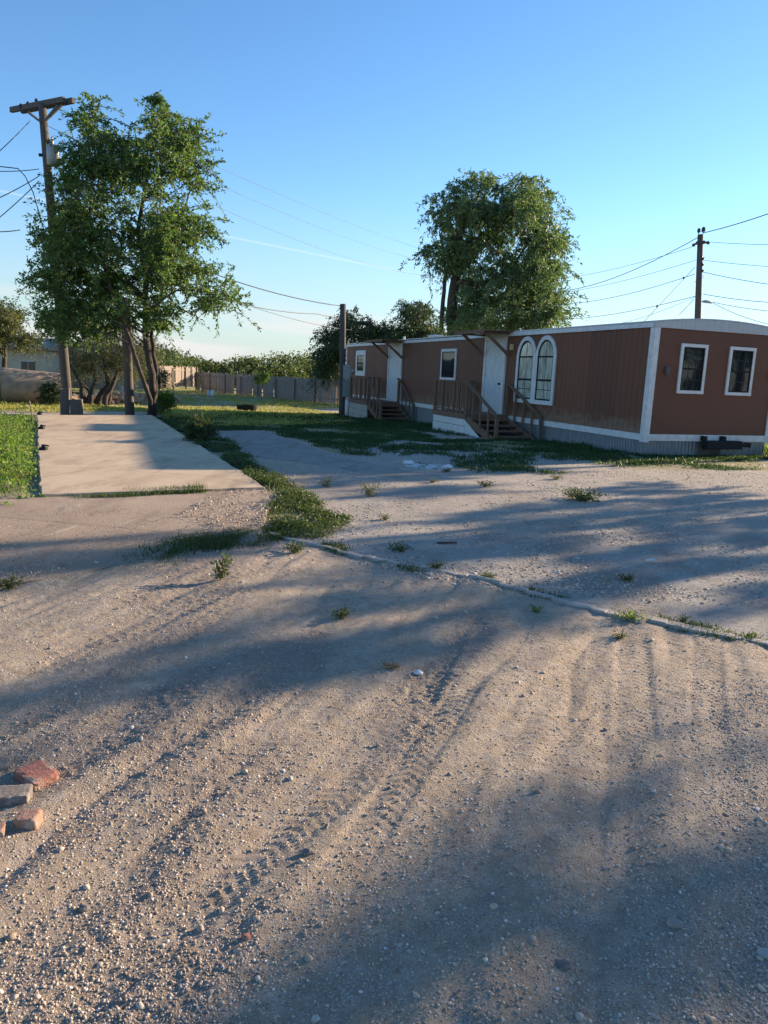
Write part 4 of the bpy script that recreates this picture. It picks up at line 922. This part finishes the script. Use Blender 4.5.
# willow behind the home
E2 = [(548, 232, 24, 32), (500, 262, 40, 30), (530, 200, 30, 22), (548, 285, 20, 40), (495, 285, 35, 28), (470, 300, 26, 24), (475, 225, 35, 35), (545, 320, 22, 18), (470, 318, 28, 22), (510, 185, 30, 14), (488, 198, 55, 28), (452, 222, 32, 38), (532, 215, 32, 32), (500, 248, 62, 45), (535, 295, 36, 40), (497, 315, 48, 28), (432, 255, 18, 25), (455, 260, 25, 20), (545, 255, 22, 35)]
wb = Vector((*D(451, 400, 71)[:2], -.3))
trunks = [([wb, D(451, 330, 71.0), D(455, 280, 71.0), D(456, 262, 71.0), D(462, 230, 71.5), D(480, 190, 71.5)], [.62, .52, .45, .37, .25, .08]),
          ([wb-Vector((.9, 0, 0)), D(441, 320, 71.0), D(446, 272, 71.0), D(440, 235, 71.0)], [.3, .22, .16, .06]),
          ([D(455, 280, 71.0), D(480, 285, 70.0), D(510, 270, 69.5), D(530, 240, 69.0)], [.3, .2, .15, .06]),
          ([D(455, 270, 71.0), D(490, 240, 72.0), D(520, 200, 72.0)], [.25, .16, .06]),
          ([D(470, 300, 71.0), D(505, 310, 69.5), D(540, 300, 69.0)], [.2, .14, .06])]
cl_ = clumps_px(E2, 71, 6.5, 240, 1.25, 12, .45)
tree('willow_tree', 'tall pale green willow towering behind the mobile home', 'tree', wb, trunks, cl_, M['leaf_willow'], .40, .30, 26, 13, .5, 2.3, seed=22, limb=.06, leafjit=.035, tl=1.3)
# dark trees left of it
E3 = [(332, 345, 20, 26), (325, 370, 12, 16), (372, 330, 32, 13), (414, 314, 20, 15), (400, 340, 45, 20), (350, 320, 20, 10), (430, 340, 20, 20)]
db = Vector((*D(395, 400, 55)[:2], -.3))
trunks = [([db, D(392, 350, 55), D(383, 336, 55), D(370, 324, 55), D(352, 322, 55), D(335, 340, 55)], [.32, .25, .22, .18, .12, .05]), ([db, D(405, 350, 55), D(415, 320, 55)], [.25, .15, .05])]
tree('shade_tree', 'low dark green spreading tree behind the service pole', 'tree', db, trunks, clumps_px(E3, 55, 3, 190, .95, 13), M['leaf_dark'], .17, .5, 24, 12, .6, 1.4, seed=23, limb=.05)
# mesquite with twisted trunks
E4 = [(95, 350, 32, 22), (120, 355, 26, 20), (80, 365, 18, 14), (135, 375, 14, 14), (112, 335, 30, 14), (140, 350, 20, 20)]
mb_ = G(100, 407)
tk = []
for (bx, m1x, m1y, tx_, ty_, rr_) in ((86, 82, 385, 70, 365, .13), (90, 96, 380, 88, 350, .12), (97, 108, 385, 104, 360, .17), (104, 113, 384, 122, 360, .14), (92, 90, 392, 78, 378, .1), (108, 118, 375, 130, 352, .1)):
    y_ = mb_.y+random.uniform(-.4, .4); tk.append(([Vector((*D(bx, 405, y_)[:2], -.3)), D(bx*.5+m1x*.5-2, (405+m1y)/2, y_), D(m1x, m1y, y_), D(tx_, ty_, y_)], [rr_, rr_*.9, rr_*.7, rr_*.35]))
tree('mesquite_tree', 'low mesquite with several dark twisted trunks behind the pad', 'tree', mb_, tk, clumps_px(E4, mb_.y, 2.2, 85, .6, 14), M['leaf_mesq'], .085, .35, 24, 11, .4, 1.1, seed=24)
# far left tree
fb = Vector((*D(3, 400, 41)[:2], -.3)); E5 = [(5, 318, 24, 14), (-15, 325, 30, 22), (15, 338, 24, 8), (-10, 305, 15, 8)]
tree('shade_tree', 'light green tree in front of the pale house at far left', 'tree', fb, [([fb, D(4, 375, 41), D(5, 350, 41), D(8, 325, 41)], [.16, .14, .12, .05]), ([D(5, 355, 41), D(-15, 335, 41), D(-25, 320, 41)], [.12, .08, .04])], clumps_px(E5, 41, 2.5, 60, .8, 15), M['leaf_mesq'], .15, .45, 26, 12, .3, 1.4, seed=25)
def bush(name, label, px, py, dep_, rx, ry, n, cr, mat, L, seed, per=24, droop=.2):
    b = G(px, py) if dep_ is None else Vector((*D(px, py, dep_)[:2], -.3)); dep_ = b.y; s = b.y/FPX
    ells = [(px, py-ry, rx, ry*.95)]
    c_ = clumps_px(ells, dep_, rx*s*.9, n, cr, seed); tk = [([b, b+Vector((0, 0, ry*s*.6)), b+Vector((.02, 0, ry*s*1.3))], [cr*.08, cr*.06, cr*.03])]
    return tree(name, label, 'bush', b, tk, c_, mat, L, .45, per, 10, droop, cr*1.4, seed=seed, limb=cr*.04)
bush('bush', 'dark rounded bush between the tank and the left pole', 50, 406, None, 9, 13, 34, .34, M['leaf_dark'], .07, 31)
bush('bush', 'sunlit yellow green bush at the foot of the elm', 164, 415, None, 10, 13, 34, .24, M['lush'], .065, 32)
bush('bush', 'dark green bush on the right edge of the concrete pad', 200, 444, None, 14, 13, 30, .22, M['weed'], .05, 33)
bush('bush', 'low pale shrub behind the elm by the fence', 160, 395, None, 12, 14, 24, .5, M['leaf_mesq'], .08, 34)
bush('bush', 'small bright shrub against the middle of the back fence', 262, 381, 46, 8, 3, 12, .3, M['lush'], .09, 35)
# trees out of frame on the right: their shadows streak over the drive
SV = np.array([.835, .55]); QV = np.array([.55, -.835])
def offtree(T, p_c, rects, label, seed, st=.40, per=24, drop=.17):
    """rects: (p0, p1, h0, h1) parts of the crown as the sun sees them"""
    r = np.random.default_rng(seed); cl2 = []
    for (p0, p1, h0, h1) in rects:
        ni = max(1, round((p1-p0)/st)); nj = max(1, round((h1-h0)/st))
        for i in range(ni):
            for j in range(nj):
                if r.random() < drop: continue
                tj = r.normal(0, .7); h_ = h0+(h1-h0)*(j+.5+r.uniform(-.45, .45))/nj+tj/3.86; p = p0+(p1-p0)*(i+.5+r.uniform(-.45, .45))/ni
                g_ = SV*(T+tj)+QV*p; cl2.append((Vector((g_[0], g_[1], h_)), .33*r.uniform(.75, 1.25)))
    g_ = SV*T+QV*p_c; b = Vector((g_[0], g_[1], 0)); top = max(c[0].z for c in cl2)
    tk = [([b-Vector((0, 0, .3)), b+Vector((.1, 0, 1.6)), b+Vector((0, .1, top*.6)), b+Vector((0, 0, top*.95))], [.2, .16, .1, .03])]
    tree('shade_tree', label, 'tree', b, tk, cl2, M['leaf_elm'], .13, .55, per, 11, .3, 1.0, seed=seed, group='trees along the right side of the drive', limb=.03)
offtree(20, -6.0, [(-7.0, -6.0, 2.6, 6.1), (-6.0, -4.8, 2.6, 4.45), (-7.9, -7.1, 2.4, 3.3)], 'tree right of the drive, nearest the mobile home', 41, drop=.34)
offtree(20, -3.75, [(-4.25, -3.3, 3.2, 5.9), (-4.7, -4.25, 2.8, 4.6), (-3.3, -2.9, 2.8, 4.0), (-2.9, -2.4, 4.15, 4.4)], 'tree right of the drive between the two others', 42, drop=.28)
offtree(20, -.3, [(-1.8, -1.0, 4.1, 5.2), (-1.45, .2, 2.6, 4.2), (-1.0, 1.2, 4.2, 5.6), (.2, 1.4, 2.8, 4.4)], 'tree right of the drive, nearest the viewer', 43, drop=.24)
offtree(24.5, -9.8, [(-9.0, -8.1, 3.9, 5.2), (-10.4, -9.4, 3.8, 5.2), (-11.2, -10.4, 3.9, 5.4)], 'small tree beyond the near end of the mobile home', 44, drop=.35)
offtree(25, 5, [(2.5, 9, 1.8, 7.5)], 'wide tree far out to the right of the viewer', 45, .75)

# ------------------------------------------------------------------ far tree line (one mass)
r = np.random.default_rng(77); LV = []; nb_ = 0
for i in range(300):
    px = r.uniform(-150, 900); dep_ = r.uniform(85, 150); h_ = r.uniform(2.6, 4.6)*dep_/115*(.8+.25*math.sin(px*.05)+.15*math.sin(px*.13)); w_ = r.uniform(2.5, 5)
    c = D(px, 372, dep_); n_ = 900; u = r.normal(0, 1, (n_, 3)); u /= np.linalg.norm(u, axis=1, keepdims=True); rad = r.uniform(.5, 1, n_)[:, None]**.4*(1+.25*np.sin(u[:, :1]*7+i)*np.cos(u[:, 1:2]*6))
    P_ = np.array([c.x, c.y, h_*.45-.7])+u*rad*np.array([w_, w_*.8, h_*.6]); P_[:, 2] = np.maximum(P_[:, 2], -.7)
    LV.append(leafquads(P_, r.normal(0, 1, (n_, 3)), r.normal(0, 1, (n_, 3)), r.uniform(.22, .5, n_), r.uniform(.16, .34, n_)))
tag(leaf_mesh('tree_line', np.concatenate(LV), M['leaf_far']), 'band of scrubby green trees along the horizon beyond the fence', 'tree line', kind='stuff')

# ------------------------------------------------------------------ grass masses
def grass_mass(name, P_, n, hmin, hmax, wid, mat, label, seed, lean=.5, dens=None, blades=5, broad=False, spread=.05, warp=.55):
    r = np.random.default_rng(seed); A = np.array(P_); lo = A.min(0); hi = A.max(0); xs_ = []; ys_ = []
    got = 0
    while got < n:
        x = r.uniform(lo[0], hi[0], n*2); y = r.uniform(lo[1], hi[1], n*2); wv = np.clip(y/14, .3, 1.6)*warp; k = inpoly(x+wv*fbm(x*1.6, y*1.6, 131, 4), y+wv*fbm(x*1.6+50, y*1.6, 133, 4), P_)
        if dens is not None: k &= r.random(len(x)) < dens(x, y)
        xs_.append(x[k]); ys_.append(y[k]); got += k.sum()
        if k.sum() < 3: break
    x = np.concatenate(xs_)[:n]; y = np.concatenate(ys_)[:n]; hh = r.uniform(hmin, hmax, len(x))*np.clip(1+1.1*fbm(x*1.1, y*1.1, 99, 3), .3, 2)
    x = np.repeat(x, blades)+r.normal(0, spread, len(x)*blades); y = np.repeat(y, blades)+r.normal(0, spread, len(y)*blades); hh = np.repeat(hh, blades)*r.uniform(.5, 1.2, len(x)); m = len(x)
    z = zbase(x, y)+.012*0
    C = np.stack([x, y, z], 1); U = r.normal(0, lean, (m, 3)); U[:, 2] = 1
    if broad:
        C[:, 2] += r.uniform(0, 1, m)*hh; U = r.normal(0, 1, (m, 3)); U[:, 2] = np.abs(U[:, 2])*.6
        V = leafquads(C, U, r.normal(0, 1, (m, 3)), np.full(m, wid)*r.uniform(.6, 1.4, m), np.full(m, wid*.6))
    else: V = leafquads(C, U, r.normal(0, 1, (m, 3)), hh, np.full(m, wid)*r.uniform(.6, 1.4, m))
    return tag(leaf_mesh(name, V, mat), label, 'grass', kind='stuff')
PADP = [tuple(c[:2]) for c in pad_c]
pat = lambda s, a, b, sc=1.0: (lambda x, y: sst(a, b, fbm(x*sc, y*sc, s, 4)))
near_ = lambda x, y: np.clip((14/y)**1.5, .12, 1)
grass_mass('weed_cover', P_lush, 15000, .10, .26, .05, M['lush'], 'lush bright green weeds left of the concrete pad', 1, broad=True, dens=lambda x, y: near_(x, y)*(.35+.65*sst(-.3, .2, fbm(x*.9, y*.9, 12, 3)))*~inpoly(x+.08, y, PADP), blades=6, spread=.05, warp=.7)
grass_mass('grass', P_lush, 2500, .06, .16, .014, M['dry'], 'dry blades among the bright weeds at left', 22, dens=lambda x, y: near_(x, y)*sst(-.1, .3, fbm(x*.7, y*.7, 32, 3))*~inpoly(x+.08, y, PADP))
grass_mass('grass', P_lush, 9000, .08, .2, .014, M['lush'], 'tall grass blades among the bright weeds at left', 2, dens=lambda x, y: near_(x, y)*~inpoly(x+.08, y, PADP), warp=.7)
grass_mass('grass', P_yard, 70000, .05, .14, .032, M['grass'], 'short yellow green grass over the back yard', 3, lean=.9, dens=lambda x, y: np.clip((30/y)**1.5, .1, 1)*np.clip(.55+1.2*fbm(x*.5, y*.5, 13, 4), .12, 1), blades=5, spread=.09)
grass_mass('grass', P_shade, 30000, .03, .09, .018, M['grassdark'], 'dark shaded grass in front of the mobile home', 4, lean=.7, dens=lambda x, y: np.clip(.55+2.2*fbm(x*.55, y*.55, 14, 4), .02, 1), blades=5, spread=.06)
P_sk = [TR(-.1, .05), TR(-.1, .9), TR(4.5, 1.0), TR(8, 2.4), TR(16, 2.6), TR(24, 2.2), TR(24, .05)]
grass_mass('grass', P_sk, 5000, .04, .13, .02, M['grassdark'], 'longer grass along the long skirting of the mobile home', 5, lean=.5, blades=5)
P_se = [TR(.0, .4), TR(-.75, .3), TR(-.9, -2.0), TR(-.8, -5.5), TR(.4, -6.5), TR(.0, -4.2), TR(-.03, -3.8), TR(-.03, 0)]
grass_mass('grass', P_se, 2200, .03, .10, .018, M['grassdark'], 'rough grass along the end skirting of the mobile home', 6, lean=.6, blades=5)
P_rt = [TR(-1.2, -3.4), TR(-1.0, -8), TR(5, -9), TR(5, -4.2), TR(-.2, -3.9)]
grass_mass('grass', P_rt, 3500, .12, .35, .02, M['lush'], 'sunlit grass beyond the right corner of the mobile home', 7, blades=5)
P_dirt = poly([(370, 440), (540, 442), (640, 466), (560, 474), (470, 476), (400, 464)])
grass_mass('grass', P_dirt, 2400, .04, .12, .016, M['grassdark'], 'sparse tufts on the bare dirt before the porches', 8, blades=6, dens=pat(15, .0, .35, 1.2))
grass_mass('weed_cover', P_gap, 6500, .03, .17, .030, M['weed'], 'leafy weeds filling the gap right of the concrete pad', 9, broad=True, blades=7, dens=pat(16, -.3, .35, 1.7), spread=.05)
grass_mass('grass', P_gap, 900, .05, .14, .009, M['weed'], 'grass blades in the weedy gap right of the pad', 10, dens=pat(16, -.35, .2, 1.5))
grass_mass('grass', P_edge, 2000, .04, .11, .009, M['weed'], 'thin grass line in the joint below the concrete pad', 11, blades=6, spread=.03, dens=pat(17, -.9, -.3, 2), warp=.05)
grass_mass('grass', P_front, 1700, .02, .075, .007, M['weed'], 'patchy grass along the buried lower slab edge', 12, blades=7, dens=pat(18, -.2, .3, 1.3), spread=.05)
grass_mass('grass', P_front, 320, .02, .06, .006, M['dry'], 'dry straw tufts along the lower slab edge', 13, blades=6, dens=pat(19, -.2, .3, 1.6), spread=.05)
P_cb = poly([(300, 537), (400, 560), (520, 588), (640, 615), (768, 638), (768, 646), (640, 622), (520, 596), (400, 567), (300, 545)])
grass_mass('grass', P_cb, 420, .02, .055, .008, M['weed'], 'small grass sprigs along the broken concrete edging', 14, blades=7, dens=pat(20, .0, .3, 1.8), spread=.03, lean=.9)

# individual weeds
def weed(px, py, w, h_, label, mat='weed', seed=0, n=70, L=.05):
    b = G(px, py); b.z = float(ground_z(b.x, b.y)); r = np.random.default_rng(300+seed)
    root = thing('weed_plant', b, label, 'weed', 'weeds on the drive')
    st_ = MB(); LV = []
    n = int(n*2.6); L *= .55
    for k in range(13):
        a = r.uniform(0, 6.28); e = np.array([math.cos(a)*w/2*r.uniform(.4, 1), math.sin(a)*w/2*r.uniform(.4, 1), h_*r.uniform(.5, 1)])
        m_ = e*.5+np.array([0, 0, h_*.12]); st_.tube([(0, 0, -.01), tuple(m_), tuple(e)], [.004, .003, .002], 4, False)
        t = r.random(n//13+1)[:, None]; C = e*t+r.normal(0, .13*w, (len(t), 3))*np.array([1, 1, .25])+np.array([0, 0, h_*.2])*(t*(1-t)); U = e/np.linalg.norm(e)+r.normal(0, .7, C.shape)
        LV.append(leafquads(C, U, r.normal(0, 1, C.shape), L*r.uniform(.6, 1.3, len(C)), L*.38*r.uniform(.7, 1.3, len(C))))
    st_.build('stems', M['dry'], root); leaf_mesh('leaves', np.concatenate(LV), M[mat], root); return root
WL = [(583, 500, .62, .14, 'spreading dark weed clump alone on the grey drive', 'weed', 420, .07), (556, 479, .3, .08, 'small flat weed beyond the spreading clump', 'weed', 70, .05),
      (221, 584, .14, .20, 'upright spindly weed on the dirt below the apron', 'weed', 60, .07), (341, 620, .16, .07, 'little low weed left of centre on the dirt', 'weed', 50, .05),
      (370, 497, .30, .20, 'grey green weed tuft at the edge of the bare dirt', 'leaf_mesq', 90, .06), (385, 520, .16, .08, 'tiny weed below the grey green tuft', 'leaf_mesq', 40, .04),
      (326, 487, .28, .17, 'pale weed right of the weedy gap', 'leaf_mesq', 80, .05), (400, 552, .24, .07, 'flat weed just above the concrete edging', 'weed', 90, .05),
      (296, 553, .20, .09, 'round leafy weed just below the left end of the edging', 'weed', 110, .05), (436, 571, .16, .05, 'dark weed tucked against the edging left of centre', 'weed', 80, .04),
      (488, 583, .16, .05, 'dark low weed above the edging near its middle', 'weed', 80, .04), (626, 580, .16, .05, 'flat weed alone on the right part of the grey drive', 'weed', 80, .04),
      (536, 613, .10, .04, 'small bright sprig below the edging', 'lush', 60, .03), (620, 638, .12, .05, 'sprig growing lowest below the edging at right', 'weed', 60, .03),
      (628, 620, .22, .06, 'bright yellow green weed straddling the edging at right', 'lush', 110, .04), (682, 622, .12, .04, 'tiny weed above the edging near the right side', 'weed', 50, .03),
      (8, 590, .20, .10, 'weed tuft at the left picture edge by the apron', 'weed', 90, .05), (486, 487, .30, .10, 'dry dark weed at the end of the concrete path', 'leaf_dark', 90, .05),
      (390, 672, .12, .02, 'faint dry sprig beside the white stone', 'dry', 40, .03), (446, 472, .2, .08, 'weed beside the crumpled white sheet', 'weed', 60, .05), (432, 483, .2, .06, 'flat grey weed below the crumpled white sheet', 'leaf_mesq', 60, .04)]
for i, (px, py, w_, h_, lb, mt, n_, L_) in enumerate(WL): weed(px, py, w_, h_, lb, mt, i, n_, L_)
